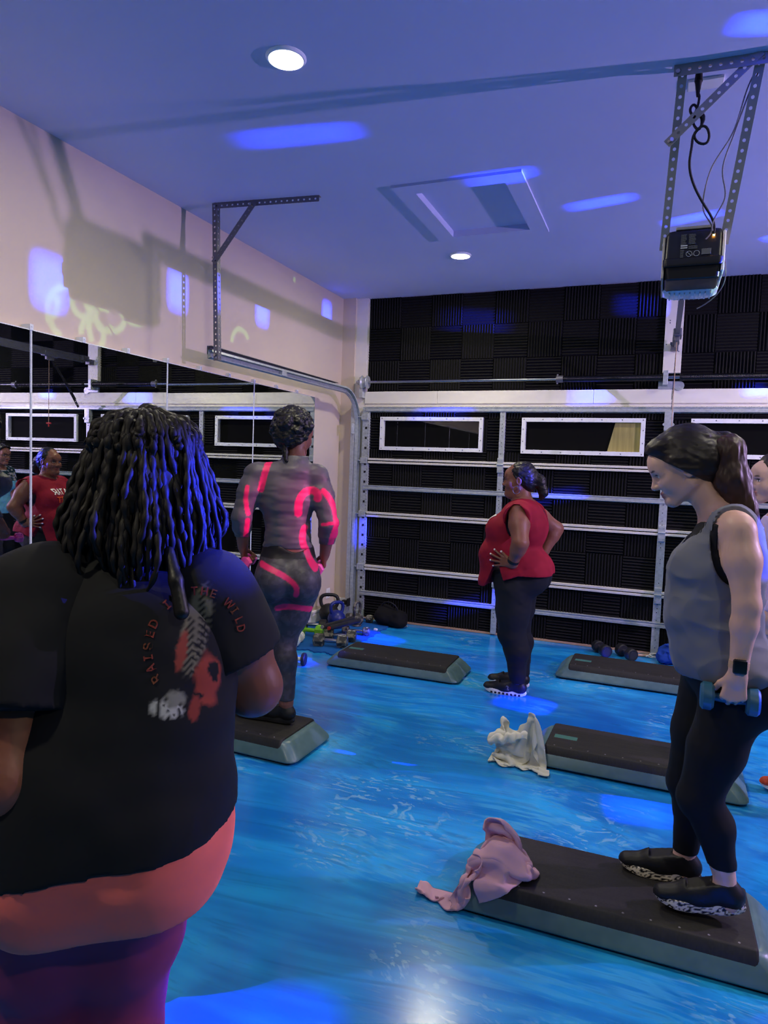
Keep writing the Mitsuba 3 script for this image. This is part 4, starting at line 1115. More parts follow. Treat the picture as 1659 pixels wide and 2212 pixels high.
def foot_in(an, yaw, pitch=0):
    R = euler(yaw, pitch); a = V(*an)
    return [cap(a, a + R @ V(-0.01, 0, -0.045), 0.034, 0.03, 'foot', 0.02), cap(a + R @ V(-0.01, 0, -0.05), a + R @ V(0.14, 0, -0.06), 0.024, 0.016, 'foot', 0.02)]


def above(fn):
    """keep what is higher than fn(X, Y)"""
    return lambda F, X, Y, Zg: np.maximum(F, fn(X, Y) - Zg)


def below(fn):
    return lambda F, X, Y, Zg: np.maximum(F, Zg - fn(X, Y))


def hbox(c, r=0.15, down=0.135):
    c = V(*c)
    return (c - V(r, r, down), c + V(r, r, r))


def pbox(pr_, pad=0.012):
    return bounds(pr_, pad)


# ---- the woman in the dark red shirt, hands on her hips
P = Person(thing('person', 'woman in a dark red sleeveless shirt, hands on her hips by the garage door', 'person'), (2.13, -1.60, 0), 180)
hc, hR = (-0.012, 0, 1.487), euler(4, 2)
LW, RW = (-0.035, 0.235, 0.925), (-0.17, -0.225, 0.965)
head_p = head(hc, hR, 1.0, 0.008)
neck = [cap((-0.055, 0, 1.30), (-0.03, 0, 1.42), 0.062, 0.056, 'neck', 0.04)]
torso = [ell((-0.045, 0, 1.19), (0.145, 0.185, 0.16), 'torso', 0.06), cap((-0.055, -0.15, 1.275), (-0.055, 0.15, 1.275), 0.055, 0.055, 'torso', 0.06), ell((0.075, 0.08, 1.135), (0.10, 0.095, 0.09), 'torso', 0.05), ell((0.075, -0.08, 1.135), (0.10, 0.095, 0.09), 'torso', 0.05),
         ell((0.02, 0, 0.97), (0.175, 0.19, 0.15), 'torso', 0.08), ell((-0.10, 0, 1.16), (0.10, 0.15, 0.15), 'torso', 0.06)]
pelvis = [ell((-0.02, 0, 0.83), (0.165, 0.19, 0.13), 'pelvis', 0.06), ell((-0.125, 0.085, 0.82), (0.125, 0.105, 0.125), 'pelvis', 0.05), ell((-0.125, -0.085, 0.82), (0.125, 0.105, 0.125), 'pelvis', 0.05)]
legs = limb_leg((-0.03, 0.095, 0.74), (-0.03, 0.10, 0.42), (-0.085, 0.10, 0.105), (0.125, 0.085, 0.075, 0.046)) + limb_leg((-0.03, -0.095, 0.74), (-0.025, -0.10, 0.43), (-0.075, -0.10, 0.105), (0.125, 0.085, 0.075, 0.046))
armL = limb_arm((-0.05, 0.185, 1.265), (-0.095, 0.30, 1.075), LW, (0.066, 0.053, 0.050, 0.031)); armR = limb_arm((-0.06, -0.185, 1.265), (-0.235, -0.30, 1.135), RW, (0.066, 0.053, 0.050, 0.031))
hl = hand(LW, (0.95, -0.10, 0.20), (0.05, 1, 0.0), -1, (4, 8, 6), 15, 0.92, 'handL', (0.8, 0.45, 0.0), 5)
hr_ = hand(RW, (0.75, 0.35, -0.35), (-0.3, -1, 0.0), 1, (6, 10, 8), 12, 0.92, 'handR', (0.7, 0.5, 0.0), 8)
foot = foot_in((-0.085, 0.10, 0.10), 0) + foot_in((-0.075, -0.10, 0.10), 0)
allp = torso + pelvis + legs + neck + armL + armR + foot + head_p + hl + hr_
vf = skin_mesh(allp, hbox(hc), [pbox(hl), pbox(hr_)])
col = tint(vf[0], (128, 80, 62), 0.08, 30)
isH = ((vf[0] - V(*hc)) ** 2).sum(1) < 0.2 ** 2
col[isH] = face_paint(vf[0][isH], col[isH], hc, hR, 1.0, (120, 58, 54))
# pale nails at the finger ends
tips = [q['b'] for g in (hl, hr_) for i, q in enumerate(g) if (i in (7, 10, 13, 16, 19))]
for t_ in tips:
    col[((vf[0] - t_) ** 2).sum(1) < 0.0105 ** 2] = lin(236, 226, 226)
P.put('body', vf, 'm_skin', color=col)


def red_hem(F, X, Y, Zg):
    hem = 0.745 + 0.10 * np.clip((0.17 - X) / 0.25, 0, 1)
    F = np.maximum(F, hem - Zg)
    w = 0.010 + 0.40 * np.maximum(0.925 - Zg, 0)                         # the open side vent
    vent = np.maximum(np.abs(X - 0.078) - w, np.maximum(Zg - 0.925, 0.05 - Y))
    F = np.maximum(F, -vent)
    nk = np.sqrt(((X + 0.035) / 0.085) ** 2 + (Y / 0.085) ** 2) - 1 + 0 * Zg
    F = np.maximum(F, -np.maximum(nk * 0.08, 1.285 - Zg))                   # neckline
    v = np.abs(Y) - 0.38 * np.maximum(Zg - 1.19, 0) + 0 * X
    return np.maximum(F, -np.maximum(v, np.maximum(X + 0.10, 1.19 - Zg)))   # open back


flare = [cap((0.155, -0.10, 0.77), (0.155, 0.12, 0.77), 0.050, 0.050, 'torso', 0.08), cap((0.14, -0.09, 0.95), (0.14, 0.09, 0.95), 0.065, 0.065, 'torso', 0.08), ell((-0.09, 0, 0.90), (0.145, 0.19, 0.11), 'torso', 0.05), cap((-0.145, -0.11, 0.85), (-0.145, 0.11, 0.85), 0.095, 0.095, 'torso', 0.05)]
slv = [cap((-0.045, 0.17, 1.26), (-0.05, 0.225, 1.235), 0.072, 0.078, 'torso', 0.03), cap((-0.055, -0.17, 1.26), (-0.075, -0.225, 1.235), 0.072, 0.078, 'torso', 0.03)]


def sleeve_cut(F, X, Y, Zg):
    F = np.maximum(F, np.where(Zg > 1.10, np.abs(Y) - (0.235 + 0.25 * (Zg - 1.22)), -9) + 0 * X)
    arm = np.sqrt(((X + 0.045) / 0.075) ** 2 + ((Zg - 1.20) / 0.125) ** 2) - 1 + 0 * Y
    return np.maximum(F, -np.maximum(arm * 0.08, 0.155 - np.abs(Y)))


flare += [cap((-0.03, g_ * 0.095, 0.84), (-0.03, g_ * 0.095, 0.74), 0.125, 0.122, 'torso', 0.04) for g_ in (1, -1)]
flare += [ell((-0.055, 0, 0.865), (0.185, 0.212, 0.15), 'torso', 0.05), ell((0.06, 0, 0.82), (0.15, 0.19, 0.14), 'torso', 0.06)]
sh = surf(torso + flare + slv + pelvis, 0.006, 0.015, [rip(0.009, 14, 9, 9, 4), sleeve_cut, red_hem])
P.put('shirt', sh, 'm_cloth', color=tint(sh[0], (138, 20, 42), 0.1, 25), label='dark red sleeveless shirt with white and orange lettering')
br = surf(torso[:2] + torso[2:4] + torso[5:], 0.007, 0.006, [above(lambda X, Y: 1.10 + 0 * X), below(lambda X, Y: 1.285 - 0.0 * X + 0 * Y)])
P.put('sports_bra', br, 'm_cloth', color=tint(br[0], (20, 22, 40), 0.1))
strap = [tube(spline([(-0.11, s_ * 0.075, 1.335), (-0.155, s_ * 0.06, 1.30), (-0.175, s_ * 0.02, 1.25)], 12), 0.009, 8) for s_ in (1, -1)]
m = cat(strap); P.put('bra_strap', (np.array(m.vertices), np.array(m.faces)), 'm_cloth', color=tint(m.vertices, (20, 22, 44)), kind='stuff')
tr_ = surf(pelvis + legs, 0.007, 0.008, [rip(0.008, 14, 14, 20, 9), below(lambda X, Y: 1.0 + 0 * X), above(lambda X, Y: 0.088 + 0 * X)])
P.put('trousers', tr_, 'm_cloth', color=tint(tr_[0], (24, 26, 32), 0.1))
# chest lettering, curved with the shirt
tm = [(meshkit.text_mesh('QATAR', 0.050, 0.0008, True), 1.190, (244, 240, 236)), (meshkit.text_mesh('RE', 0.052, 0.0008, True), 1.118, (244, 240, 236)), (meshkit.text_mesh('FIT', 0.052, 0.0008, True), 1.118, (236, 92, 52))]
off = {0: -0.115, 1: -0.105, 2: -0.012}
shv, shn = sh[0], None
tri = trimesh.Trimesh(sh[0], sh[1], process=False)
front = tri.vertices[tri.vertices[:, 0] > 0.02]
from scipy.spatial import cKDTree
kd = cKDTree(front[:, 1:])
for i, (mm, z0, c_) in enumerate(tm):
    mm = mm.subdivide_to_size(0.012)
    v = np.array(mm.vertices); yy = -(-0.0) + (v[:, 0] + off[i]); zz = z0 + v[:, 1] - 0.10 * 0
    d, j = kd.query(np.stack([yy, zz], 1), k=6)
    xx = front[j, 0].max(1)
    vv = np.stack([xx + 0.0015 + v[:, 2], yy, zz], 1)
    P.put('lettering', (vv, np.array(mm.faces)), 'm_cloth', color=np.tile(lin(c_), (len(vv), 1)), smooth=False, label=['white word QATAR', 'white letters RE', 'orange letters FIT'][i])
hp = [ell(V(*hc) + hR @ V(-0.022, 0, 0.032), (0.098, 0.084, 0.096), '', 0.02, hR), ell(V(*hc) + hR @ V(-0.062, 0, -0.015), (0.062, 0.075, 0.075), '', 0.03, hR), cap((-0.12, 0, 1.50), (-0.15, 0, 1.49), 0.04, 0.035, '', 0.03), cap((-0.155, 0.0, 1.49), (-0.185, 0.0, 1.40), 0.033, 0.03, '', 0.02), cap((-0.16, -0.01, 1.47), (-0.165, -0.02, 1.37), 0.03, 0.018, '', 0.02)]


def hairline(c, R, front=0.062, slope=0.55, s=1.0, ear=True):
    c = V(*c)
    def f(F, X, Y, Zg):
        q = [(X - c[0]) * R[0, i] + (Y - c[1]) * R[1, i] + (Zg - c[2]) * R[2, i] for i in range(3)]
        F = np.maximum(F, q[0] / s - (front + slope * (q[2] / s - 0.075)) * 1.0)
        return F
    return f


hh = surf(hp, 0.004, 0.0, [rip(0.006, 60, 25, 60, 2), hairline(hc, hR, 0.070, 0.75)])
P.put('hair', hh, 'm_hair', color=tint(hh[0], (24, 20, 22), 0.3, 60))
a = np.linspace(0, 2 * np.pi, 40)
ring = tube(np.stack([-0.012 + 0.024 * np.cos(a[:-1]), 0.092 + a[:-1] * 0, 1.415 + 0.026 * np.sin(a[:-1])], 1), 0.0028, 8, closed=True)
P.put('hoop_earring', (np.array(ring.vertices), np.array(ring.faces)), 'm_chrome', label='large silver hoop earring')
ring2 = tube(np.stack([-0.012 + 0.024 * np.cos(a[:-1]), -0.092 + a[:-1] * 0, 1.415 + 0.026 * np.sin(a[:-1])], 1), 0.0028, 8, closed=True)
P.put('hoop_earring', (np.array(ring2.vertices), np.array(ring2.faces)), 'm_chrome')
d_ = V(*LW) - V(-0.095, 0.30, 1.075); d_ /= np.linalg.norm(d_)
wb = rod(V(*LW) - d_ * 0.038, V(*LW) - d_ * 0.018, 0.0405, 24, 0.0385)
P.put('wristband', (np.array(wb.vertices), np.array(wb.faces)), 'm_black', smooth=30, label='black wristband')
shoe(P, 'shoe', (-0.085, 0.10, 0.085), 0, L=0.285, pods=True, label='black running shoe with white hollow sole')
shoe(P, 'shoe', (-0.07, -0.10, 0.085), 2, L=0.285, pods=True, label='black running shoe with white hollow sole')

# ---- the woman in the grey and pink suit, seen from behind on her step
P = Person(thing('person', 'woman in a grey and pink striped suit, seen from behind by the mirrors', 'person'), (1.16, -3.13, 0), 118)
hc, hR = (0.03, -0.055, 1.705), euler(-38, 8)
LW, RW = (0.065, 0.215, 1.075), (0.07, -0.235, 1.045)
head_p = head(hc, hR, 1.0)
neck = [cap((-0.02, -0.06, 1.50), (0.0, -0.06, 1.63), 0.052, 0.047, 'neck', 0.04)]
torso = [ell((0.0, -0.02, 1.36), (0.105, 0.150, 0.17), 'torso', 0.05), cap((-0.01, -0.155, 1.485), (-0.01, 0.125, 1.485), 0.05, 0.05, 'torso', 0.06), cap((-0.005, -0.06, 1.52), (-0.005, -0.06, 1.545), 0.07, 0.055, 'torso', 0.05), ell((0.08, 0.04, 1.34), (0.085, 0.075, 0.075), 'torso', 0.04), ell((0.08, -0.10, 1.34), (0.085, 0.075, 0.075), 'torso', 0.04), ell((0.0, -0.03, 1.16), (0.095, 0.118, 0.14), 'torso', 0.05), ell((0.02, -0.035, 1.05), (0.105, 0.135, 0.10), 'torso', 0.05)]
pelvis = [ell((-0.005, -0.035, 0.95), (0.125, 0.165, 0.13), 'pelvis', 0.05), ell((-0.085, 0.035, 0.91), (0.105, 0.098, 0.105), 'pelvis', 0.04), ell((-0.085, -0.115, 0.91), (0.105, 0.098, 0.105), 'pelvis', 0.04)]
legs = limb_leg((0.0, 0.045, 0.86), (0.07, 0.075, 0.55), (0.02, 0.065, 0.235), (0.10, 0.066, 0.062, 0.04)) + limb_leg((0.0, -0.105, 0.86), (0.055, -0.02, 0.56), (-0.03, -0.045, 0.24), (0.10, 0.066, 0.062, 0.04))
armL = limb_arm((-0.01, 0.155, 1.475), (-0.04, 0.215, 1.25), LW, (0.053, 0.044, 0.043, 0.028)); armR = limb_arm((-0.01, -0.185, 1.475), (-0.05, -0.25, 1.225), RW, (0.053, 0.044, 0.043, 0.028))
hl = hand(LW, (0.25, -0.12, -0.95), (0.25, 0.95, -0.05), -1, (62, 85, 60), 2, 0.9, 'handL', (0.6, 0.55, -0.3), 50); hr_ = hand(RW, (0.25, 0.12, -0.95), (0.25, -0.95, -0.05), 1, (62, 85, 60), 2, 0.9, 'handR', (0.6, 0.55, -0.3), 50)
foot = foot_in((0.02, 0.065, 0.23), 62) + foot_in((-0.03, -0.045, 0.23), 58)
vf = skin_mesh(torso + pelvis + legs + neck + armL + armR + foot + head_p + hl + hr_, hbox(hc), [pbox(hl), pbox(hr_)])
col = tint(vf[0], (132, 82, 66), 0.08, 30); isH = ((vf[0] - V(*hc)) ** 2).sum(1) < 0.2 ** 2
col[isH] = face_paint(vf[0][isH], col[isH], hc, hR, 1.0, (120, 58, 54))
P.put('body', vf, 'm_skin', color=col)
GREY, PINK = np.array(lin(84, 80, 88)), np.array(lin(232, 40, 104))


def arc(v, pts, w):
    """distance to a polyline drawn on the garment, in its yz plane, as a band"""
    p = spline(pts, 60); d = cKDTree(p).query(v)[0]
    return np.clip((w - d) / 0.003 + 0.5, 0, 1)[:, None]


def wrist_cut(F, X, Y, Zg):
    lw, rw = V(*LW) + V(-.02, 0, .06), V(*RW) + V(-.02, 0, .06)
    for c_ in (lw, rw):
        F = np.maximum(F, -np.maximum(np.sqrt((X - c_[0]) ** 2 + (Y - c_[1]) ** 2) - 0.085, Zg - c_[2]))
    return F


tops = torso + armL + armR + [dict(q) for q in neck]
tp = surf(tops, 0.006, 0.007, [rip(0.007, 10, 10, 34, 3), lambda F, X, Y, Zg: np.maximum(F, np.where(np.abs(Y + 0.02) < 0.145 - 0 * Zg, 1.085 - Zg, 1.08 - 9 + 0 * Zg)), below(lambda X, Y: 1.585 + 0 * X), wrist_cut])
v = tp[0]; col = np.tile(GREY, (len(v), 1)); n = meshkit.noise(v * 30, 4)[:, None]; col = col * (0.85 + 0.3 * n)
bk = (v[:, 0] < 0.06)[:, None]
yz = v[:, 1:]
for pts, w in (([(0.075, 1.56), (0.095, 1.49), (0.115, 1.40)], 0.017), ([(0.185, 1.41), (0.19, 1.33), (0.178, 1.27)], 0.012), ([(0.18, 1.235), (0.19, 1.16), (0.198, 1.09)], 0.012),
               ([(-0.085, 1.28), (-0.088, 1.34), (-0.125, 1.395), (-0.165, 1.40), (-0.185, 1.36)], 0.021), ([(-0.215, 1.40), (-0.262, 1.34), (-0.288, 1.24), (-0.285, 1.16)], 0.016), ([(-0.285, 1.235), (-0.215, 1.222)], 0.009), ([(-0.12, 1.20), (-0.112, 1.13), (-0.14, 1.07)], 0.018), ([(-0.285, 1.2), (-0.265, 1.12), (-0.262, 1.05)], 0.016)):
    t_ = arc(yz, pts, w) * bk; col = col * (1 - t_) + PINK * t_
P.put('top', tp, 'm_sleek', color=col, label='grey long sleeved sports top with pink bands')
lg = surf(pelvis + torso[-2:] + legs, 0.006, 0.006, [rip(0.004, 16, 16, 22, 6), below(lambda X, Y: 1.10 + 0.03 * np.sin(Y * 20) + 0 * X), above(lambda X, Y: 0.25 + 0 * X)])
v = lg[0]; n = meshkit.noise(v * V(60, 60, 40), 8)[:, None]; n2 = meshkit.noise(v * 25, 9)[:, None]
col = np.array(lin(58, 54, 62))[None] * (0.75 + 0.5 * n2) * np.where(n > 0.55, 1.25, 0.9); yz = v[:, 1:]
col = np.where((v[:, 2] > 1.035)[:, None], np.array(lin(24, 22, 26)), col)
bk = (v[:, 0] < 0.05)[:, None]
for pts, w in (([(0.10, 1.005), (0.04, 0.985), (-0.035, 0.945), (-0.085, 0.90), (-0.085, 0.855)], 0.014), ([(-0.135, 1.075), (-0.155, 1.03), (-0.185, 0.99)], 0.016), ([(0.01, 0.765), (-0.05, 0.775), (-0.11, 0.77), (-0.16, 0.755)], 0.017)):
    t_ = arc(yz, pts, w) * bk; col = col * (1 - t_) + PINK * 0.8 * t_
P.put('leggings', lg, 'm_sleek', color=col, label='patterned dark grey leggings with pink bands')
hp = [ell(V(*hc) + hR @ V(-0.025, 0, 0.035), (0.118, 0.108, 0.112), '', 0.02, hR), ell(V(*hc) + hR @ V(-0.05, 0, -0.02), (0.085, 0.09, 0.085), '', 0.03, hR)]
for i in range(90):
    d = rng.normal(size=3); d /= np.linalg.norm(d); d = hR @ d
    c_ = V(*hc) + hR @ V(-0.03, 0, 0.02) + d * V(0.112, 0.105, 0.105)
    lc = hR.T @ (c_ - V(*hc))
    if lc[2] < -0.09 or (lc[0] > 0.055 and lc[2] < 0.05):
        continue
    hp.append(ell(c_, rng.uniform(0.014, 0.026), '', 0.008))
hh = surf(hp, 0.004, 0.0, [rip(0.010, 75, 75, 75, 2), hairline(hc, hR, 0.066, 0.75)])
P.put('hair', hh, 'm_hair', color=tint(hh[0], (20, 18, 18), 0.4, 60))
pt = [cap(V(*hc) + hR @ V(-0.09, 0.0, -0.05), V(*hc) + hR @ V(-0.085, -0.03, -0.16), 0.024, 0.012, '', 0.02)]
hh = surf(pt, 0.004, 0.0, [rip(0.008, 60, 60, 60, 3)]); P.put('hair_tail', hh, 'm_hair', color=tint(hh[0], (16, 14, 14), 0.3, 60))
shoe(P, 'shoe', (0.02, 0.065, 0.20), 62, L=0.255, sole=(34, 34, 36), upper=(22, 21, 22), label='black trainer')
shoe(P, 'shoe', (-0.03, -0.045, 0.20), 58, L=0.255, sole=(34, 34, 36), upper=(22, 21, 22), label='black trainer')
# pink dumbbells in her hands
for W_c, dy, nm in ((LW, -0.01, 'pink hex dumbbell in the left hand of the woman in the grey and pink suit'), (RW, 0.01, 'pink hex dumbbell in the right hand of the woman in the grey and pink suit')):
    g = P.w(V(*W_c) + V(0.035, -np.sign(W_c[1]) * 0.028, -0.082))
    dumbbell('pink_dumbbell', nm, g, 112, 0.034, 0.045, 0.105, 'm_pinkvinyl', 'm_pinkvinyl', 6, hold=True)

# ---- the woman in the grey tank top with the dark ponytail, stepping in the foreground
P = Person(thing('person', 'woman in a grey tank top with a dark ponytail, stepping in the right foreground', 'person'), (3.28, -3.86, 0), 180)
hc, hR = (0.163, -0.005, 1.58), euler(0, 25)
LW, RW = (-0.018, 0.215, 0.955), (0.03, -0.215, 0.955)
head_p = head(hc, hR, 1.02)
neck = [cap((0.035, 0, 1.40), (0.115, 0, 1.515), 0.052, 0.047, 'neck', 0.04)]
torso = [ell((0.02, 0, 1.27), (0.115, 0.155, 0.17), 'torso', 0.05), cap((0.01, -0.135, 1.395), (0.01, 0.135, 1.395), 0.05, 0.05, 'torso', 0.06), ell((0.09, 0.07, 1.25), (0.085, 0.075, 0.075), 'torso', 0.04), ell((0.09, -0.07, 1.25), (0.085, 0.075, 0.075), 'torso', 0.04), ell((0.035, 0, 1.09), (0.12, 0.14, 0.14), 'torso', 0.05)]
pelvis = [ell((0.005, 0, 0.93), (0.12, 0.165, 0.12), 'pelvis', 0.05), ell((-0.095, 0.075, 0.87), (0.105, 0.092, 0.105), 'pelvis', 0.04), ell((-0.095, -0.075, 0.87), (0.105, 0.092, 0.105), 'pelvis', 0.04)]
legs = limb_leg((0.03, -0.085, 0.85), (0.085, -0.085, 0.475), (0.078, -0.08, 0.195), (0.092, 0.058, 0.052, 0.034)) + limb_leg((-0.025, 0.085, 0.83), (0.055, 0.095, 0.50), (-0.035, 0.10, 0.255), (0.092, 0.06, 0.053, 0.034))
armL = limb_arm((0.0, 0.175, 1.385), (-0.03, 0.215, 1.165), LW, (0.049, 0.037, 0.037, 0.024)); armR = limb_arm((0.02, -0.175, 1.385), (0.0, -0.225, 1.165), RW, (0.05, 0.039, 0.038, 0.024))
hl = hand(LW, (0.10, 0.0, -1), (0.05, 1, 0.05), -1, (60, 88, 62), 1, 0.92, 'handL', (0.6, 0.55, -0.35), 45); hr_ = hand(RW, (0.10, 0.0, -1), (0.05, -1, 0.05), 1, (60, 88, 62), 1, 0.92, 'handR', (0.6, 0.55, -0.35), 45)
foot = foot_in((0.078, -0.08, 0.19), 0) + foot_in((-0.035, 0.10, 0.222), 0, 8)
vf = skin_mesh(torso + pelvis + legs + neck + armL + armR + foot + head_p + hl + hr_, hbox(hc, 0.16, 0.14), [pbox(hl), pbox(hr_)])
col = tint(vf[0], (206, 164, 148), 0.06, 30); isH = ((vf[0] - V(*hc)) ** 2).sum(1) < 0.2 ** 2
col[isH] = face_paint(vf[0][isH], col[isH], hc, hR, 1.02, (176, 106, 104), (60, 44, 38))
P.put('body', vf, 'm_skin', color=col)


def tank_cut(F, X, Y, Zg):
    F = np.maximum(F, 0.885 + 0.05 * np.sin(X * 14 + 1.0) * 0.4 - Zg)
    nk = np.sqrt(((X - 0.05) / 0.10) ** 2 + (Y / 0.095) ** 2) - 1 + 0 * Zg
    F = np.maximum(F, -np.maximum(nk * 0.09, 1.37 - 0.55 * np.maximum(X - 0.02, 0) - Zg))
    arm = np.sqrt(((X + 0.0) / 0.075) ** 2 + ((Zg - 1.345) / 0.135) ** 2) - 1 + 0 * Y
    return np.maximum(F, -np.maximum(arm * 0.08, 0.125 - np.abs(Y)))


loose = [ell((0.035, 0, 1.0), (0.125, 0.17, 0.17), 'torso', 0.06), ell((0.055, 0, 1.16), (0.118, 0.15, 0.15), 'torso', 0.06), cap((0.09, -0.06, 1.1), (0.10, 0.06, 1.1), 0.065, 0.065, 'torso', 0.06), ell((-0.02, 0, 0.94), (0.15, 0.185, 0.09), 'torso', 0.04)]
tk = surf(torso + loose, 0.006, 0.011, [rip(0.008, 10, 10, 16, 7), ridge(0.006, 9, 17, (1, 1, 1.6)), tank_cut])
P.put('tank_top', tk, 'm_cloth', color=tint(tk[0], (108, 110, 121), 0.1, 18), label='loose grey tank top')
bra = surf(torso[:4], 0.006, 0.005, [above(lambda X, Y: 1.16 + 0 * X), below(lambda X, Y: 1.40 + 0 * X), lambda F, X, Y, Zg: np.maximum(F, -np.maximum(np.sqrt((X / 0.055) ** 2 + ((Zg - 1.35) / 0.095) ** 2) * 0.06 - 0.06, 0.12 - np.abs(Y)))])
P.put('sports_bra', bra, 'm_cloth', color=tint(bra[0], (18, 18, 22)))
lg = surf(pelvis + legs, 0.006, 0.005, [rip(0.003, 20, 20, 20, 6), below(lambda X, Y: 1.0 + 0 * X), lambda F, X, Y, Zg: np.maximum(F, np.where(Y > 0.01, 0.295, 0.225) - Zg)])
P.put('leggings', lg, 'm_cloth', color=tint(lg[0], (15, 15, 18), 0.1), label='black leggings')
E3 = lambda p, r, k=0.02: ell(V(*hc) + hR @ V(*p), r, '', k, hR)
hp = [E3((-0.022, 0, 0.035), (0.108, 0.088, 0.10)), E3((-0.06, 0, -0.01), (0.066, 0.08, 0.078), 0.03), cap((0.08, 0, 1.655), (0.045, 0, 1.665), 0.034, 0.032, '', 0.02)]
hp += [E3((0.0, 0.075, -0.005), (0.055, 0.02, 0.05)), E3((0.0, -0.075, -0.005), (0.055, 0.02, 0.05)), E3((0.045, 0, 0.085), (0.05, 0.07, 0.035))]
hh = surf(hp, 0.004, 0.0, [rip(0.005, 30, 60, 60, 2), hairline(hc, hR, 0.085, 0.85)])
P.put('hair', hh, 'm_hair', color=tint(hh[0], (30, 21, 19), 0.3, 60))
tl = [cap((0.065, 0, 1.655), (0.035, 0.005, 1.635), 0.036, 0.05, '', 0.02), cap((0.035, 0.005, 1.635), (0.018, 0.01, 1.54), 0.052, 0.056, '', 0.02), cap((0.018, 0.01, 1.54), (-0.025, 0.01, 1.44), 0.055, 0.044, '', 0.02), cap((-0.025, 0.01, 1.44), (-0.075, 0.01, 1.385), 0.042, 0.012, '', 0.02)]
hh = surf(tl, 0.004, 0.0, [rip(0.010, 60, 60, 16, 3)])
P.put('ponytail', hh, 'm_hair', color=tint(hh[0], (58, 36, 28), 0.35, 60), label='dark brown ponytail')
d_ = V(*LW) - V(-0.03, 0.215, 1.165); d_ /= np.linalg.norm(d_)
wc = V(*LW) - d_ * 0.03
wb = rod(wc - d_ * 0.011, wc + d_ * 0.011, 0.029, 22); wt = rbox(wc[0] - 0.019, wc[0] + 0.019, wc[1] + 0.022, wc[1] + 0.036, wc[2] - 0.022, wc[2] + 0.022, 0.005)
k = P.put('wristwatch', (np.array(wb.vertices), np.array(wb.faces)), 'm_wood', smooth=30, label='smart watch with black face')
P.put('wristwatch__face', (np.array(wt.vertices), np.array(wt.faces)), 'm_blackgloss', smooth=30)
shoe(P, 'shoe', (0.078, -0.08, 0.20), 0, 2, L=0.262, sole=(224, 214, 196), upper=(16, 16, 18), dots=(20, 18, 18), label='black trainer with leopard print sole', sock=(196, 160, 146))
shoe(P, 'shoe', (-0.035, 0.10, 0.229), 0, 7, L=0.262, sole=(214, 204, 190), upper=(18, 18, 20), dots=(24, 22, 22), label='black trainer with leopard print sole, heel lifted')
g = P.w(V(-0.004, 0.185, 0.868)); dumbbell('blue_dumbbell', 'dark blue dumbbell in the near hand of the woman in the grey tank top', g, 0, 0.043, 0.038, 0.088, 'm_bluevinyl', 'm_bluevinyl', 16, hold=True)
g = P.w(V(0.044, -0.185, 0.868)); dumbbell('blue_dumbbell', 'dark blue dumbbell in the far hand of the woman in the grey tank top', g, 0, 0.043, 0.038, 0.088, 'm_bluevinyl', 'm_bluevinyl', 16, hold=True)

# ---- the woman with braids in the left foreground, from behind
P = Person(thing('person', 'woman with black braids in a black printed T-shirt in the left foreground', 'person'), (2.09, -5.276, 0), 125)
hc, hR = (0.035, -0.005, 1.50), euler(0, 8)
LW, RW = (0.08, 0.31, 1.01), (0.20, -0.16, 1.035)
head_p = head(hc, hR, 1.0, 0.006)
neck = [cap((-0.01, 0, 1.31), (0.015, 0, 1.43), 0.066, 0.06, 'neck', 0.04)]
torso = [ell((0.0, 0, 1.17), (0.14, 0.195, 0.16), 'torso', 0.06), cap((-0.02, -0.15, 1.285), (-0.02, 0.15, 1.285), 0.058, 0.058, 'torso', 0.06), ell((0.11, 0.085, 1.10), (0.11, 0.10, 0.10), 'torso', 0.05), ell((0.11, -0.085, 1.10), (0.11, 0.10, 0.10), 'torso', 0.05), ell((0.03, 0.025, 0.98), (0.185, 0.185, 0.17), 'torso', 0.07), ell((-0.06, 0, 1.13), (0.11, 0.165, 0.15), 'torso', 0.06)]
pelvis = [ell((-0.01, 0.045, 0.83), (0.185, 0.195, 0.14), 'pelvis', 0.06), ell((-0.11, 0.135, 0.80), (0.13, 0.115, 0.13), 'pelvis', 0.06), ell((-0.11, -0.035, 0.80), (0.13, 0.115, 0.13), 'pelvis', 0.06)]
legs = limb_leg((-0.03, 0.155, 0.72), (0.05, 0.18, 0.42), (-0.02, 0.18, 0.10), (0.135, 0.09, 0.08, 0.048)) + limb_leg((-0.03, 0.01, 0.72), (0.05, 0.035, 0.42), (-0.02, 0.03, 0.10), (0.130, 0.09, 0.08, 0.048))
armL = limb_arm((-0.03, 0.19, 1.26), (-0.17, 0.195, 0.975), LW, (0.076, 0.062, 0.057, 0.034)); armR = limb_arm((-0.02, -0.155, 1.255), (-0.02, -0.228, 1.075), RW, (0.072, 0.058, 0.052, 0.032))
hl = hand(LW, (0.9, -0.35, 0.1), (0.2, 0.8, 0.5), -1, (40, 60, 40), 3, 0.95, 'handL', (0.6, 0.55, -0.2), 30); hr_ = hand(RW, (0.9, 0.35, 0.1), (0.2, -0.8, 0.5), 1, (40, 60, 40), 3, 0.95, 'handR', (0.6, 0.55, -0.2), 30)
foot = foot_in((-0.02, 0.18, 0.10), 5) + foot_in((-0.02, 0.03, 0.10), -5)
vf = skin_mesh(torso + pelvis + legs + neck + armL + armR + foot + head_p + hl + hr_, hbox(hc), [pbox(hl), pbox(hr_)])
col = tint(vf[0], (112, 68, 52), 0.08, 30); isH = ((vf[0] - V(*hc)) ** 2).sum(1) < 0.2 ** 2
col[isH] = face_paint(vf[0][isH], col[isH], hc, hR, 1.0, (110, 54, 50))
P.put('body', vf, 'm_skin', color=col)


